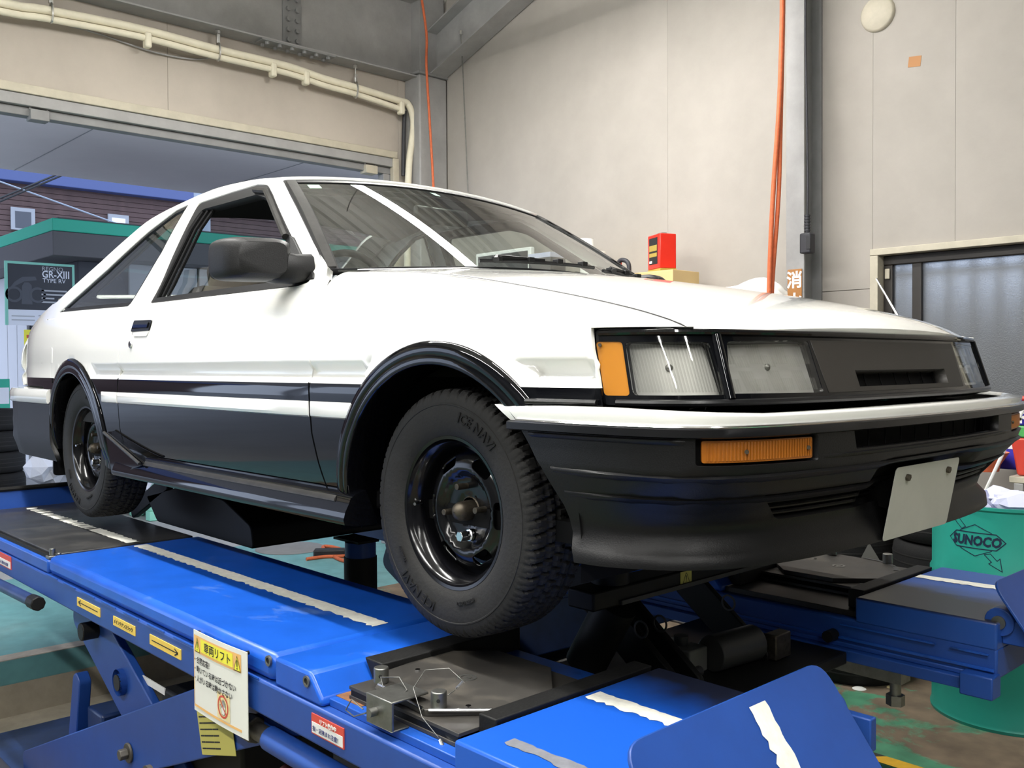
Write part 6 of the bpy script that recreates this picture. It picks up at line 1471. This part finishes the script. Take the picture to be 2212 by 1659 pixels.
adt('REGNO', .52, .88, .075); adt('GR-XⅢ', .52, .73, .125, 'poster_white', bold=.002, xs=.85); adt('TYPE RV', .53, .62, .075, 'poster_white')
for k, w_ in enumerate((.40, .40, .20, .28)): box('text_line', (adx+.001, ay0+.51*wA, azm+(.42-.085*k)*hA), (adx+.004, ay0+(.51+w_)*wA, azm+(.455-.085*k)*hA), 'poster_text', AD, bevel=0)
for k, (u0, u1, v) in enumerate(((.05, .40, .55), (.05, .40, .30), (.46, .62, .60))): box('text_line', (adx+.001, ay0+u0*wA, az0+v*(azm-az0)), (adx+.003, ay0+u1*wA, az0+(v+.07)*(azm-az0)), 'poster_text', fo_, bevel=0)
b = MB(); vs = [(adx+.002, ay0+u*wA, azm+v*hA) for u, v in ((.02, .45), (.10, .60), (.22, .72), (.42, .74), (.44, .66), (.25, .62), (.12, .52))]; b.add(vs, [tuple(range(7))]); b.build('car_picture', 'poster_grey', AD, smooth=None)
b = MB(); vs = [(adx+.003, ay0+u*wA, azm+v*hA) for u, v in ((.20, .12), (.37, .12), (.36, .54), (.32, .60), (.25, .60), (.21, .52))]; b.add(vs, [tuple(range(6))]); b.build('tread_picture', 'poster_grey', AD, smooth=None)
for u in (.09, .45): 
    b = MB(); b.lathe([(.10, 0), (.10, .002), (.07, .002)], (adx+.002, ay0+u*wA, azm+.33*hA), 'x', 20); b.build('wheel_picture', 'poster_grey', AD, smooth=None)
# small signs on the kiosk
def placard(name, px0, px1, m, label, x=KX-.24):
    a, c = pX(px0, x), pX(px1, x); return tag(box(name, (x-.01, min(a.y, c.y), min(a.z, c.z)), (x, max(a.y, c.y), max(a.z, c.z)), m, bevel=0), label, 'placard')
o = placard('price_placard', (52, 712), (86, 754), 'paper_yellow', 'yellow placard with a red character behind the car tail'); lettering('lettering', 'た', frame((KX-.238, pX((56, 745), KX-.24).y, pX((56, 748), KX-.24).z), (0, 1, 0), (0, 0, 1)), .21, 'red_label', o, bold=.012)
o = placard('notice_placard', (49, 758), (80, 802), 'white_label', 'white and red notice placard behind the car tail')
for v in (765, 773, 784): a, c = pX((52, v), KX-.238), pX((66, v+5), KX-.238); box('print_line', (a.x-.001, a.y, c.z), (a.x, c.y, a.z), 'red_label', o, bevel=0)
o = placard('board_placard', (-30, 819), (22, 894), 'fascia_green', 'green bordered board low on the kiosk wall at the left edge'); a, c = pX((-30, 838), KX-.236), pX((20, 872), KX-.236); box('board_field', (a.x-.002, a.y, c.z), (a.x, c.y, a.z), 'poster_white', o, bevel=0)
# door opening of the kiosk
# stack of four tires outside
q = pX((30, 1060), -8.3)
for i in range(5):
    z = FLOOR+.006+i*.208
    flat_tire((-8.7, q.y-.12, z), .33, .198, ['lowest', 'second lowest', 'middle', 'second highest', 'topmost'][i]+' tire of the black stack outside at the left edge', 'tires stacked outside')
for i, (px, zc2, lab) in enumerate((((100, 1010), .36, 'clear plastic bag of goods beside the stacked tires'), ((190, 1045), .26, 'clear plastic bag of goods behind the rear wheel'))):
    q = pX(px, -7.9); CRT = tag(box('goods_crate', (-8.1, q.y-.22, FLOOR), (-7.7, q.y+.22, FLOOR+zc2-.12), 'dark_grey', bevel=.01), ['dark crate under the plastic bag beside the stacked tires', 'dark crate under the plastic bag behind the rear wheel'][i], 'crate', 'crates outside')
    crumple('wrapped_goods', (-7.9, q.y, FLOOR+zc2+.16), (.17, .17, .20), 'plastic_bag', lab, 'bag', 'plastic bags outside', 60+i)
# mint pallet with wrapped load
PAL = thing('pallet', 'mint green plastic pallet on the ground outside', 'pallet', (-7.55, 1.8, FLOOR))
box('pallet_deck', (-8.0, 1.40, FLOOR+.09), (-7.1, 2.30, FLOOR+.15), 'pallet_mint', PAL, bevel=.01)
for x in (-8.0, -7.6, -7.2):
    for y in (1.40, 1.80, 2.20): box('foot', (x, y, FLOOR), (x+.10, y+.10, FLOOR+.09), 'pallet_mint', PAL, bevel=.005)
crumple('wrapped_load', (-7.55, 1.85, FLOOR+.33), (.38, .36, .17), 'plastic_bag', 'plastic wrapped load standing on the mint pallet', 'bag', None, 77)
# brown building across the road
BX_ = -26.0
BB = thing('brown_building', 'brown clad building with a blue eaves band beyond the forecourt', 'building', (BX_-2, 8, FLOOR))
zt = pX((200, 415), BX_).z
box('wall', (BX_-4, -12, FLOOR), (BX_, 32, zt), 'brick_brown', BB, bevel=0); box('eaves_band', (BX_-4.2, -12.5, zt), (BX_+.35, 32.5, zt+1.6), 'blue_fascia', BB, bevel=.02)
for k in range(34): box('cladding_board', (BX_, -6, FLOOR+1.6+k*.14), (BX_+.03, 26, FLOOR+1.728+k*.14), 'brick_brown', BB, bevel=.008) if FLOOR+1.74+k*.14 < zt else None
for a, c, m_ in (((22, 447), (75, 500), 'pane_dark'), ((232, 462), (277, 500), 'poster_white')):
    p, q = pX(a, BX_+.03), pX(c, BX_+.03); w = box('window', (BX_+.031, p.y, q.z), (BX_+.09, q.y, p.z), 'far_frame', BB, bevel=0); box('pane', (BX_+.091, p.y+.1, q.z+.05), (BX_+.095, q.y-.1, p.z-.1), 'poster_grey' if m_ == 'pane_dark' else 'poster_white', w, bevel=0)
# pole and overhead wires
q = pX((438, 560), -18.0); b = MB(); b.cyl((-18, q.y, FLOOR), (-18, q.y, 9), .17, 16); tag(b.build('utility_pole', 'grey_pole', None), 'pale concrete utility pole seen through the car windows', 'pole')
for i, (a, c, lab) in enumerate((((-40, 445), (135, 372), 'upper of two dark overhead wires at the left edge'), ((-40, 452), (150, 372), 'lower of two dark overhead wires at the left edge'), ((-20, 385), (300, 500), 'thin pale overhead wire crossing the brown building'))):
    x = -17.5; p, q = pX(a, x), pX(c, x); d = (q-p); b = MB(); b.tube([p-d*.6, q+d*.8], .022 if i < 2 else .016, 6); tag(b.build('overhead_wire', 'wire' if i < 2 else 'grey_pole', None), lab, 'wire', 'overhead wires')
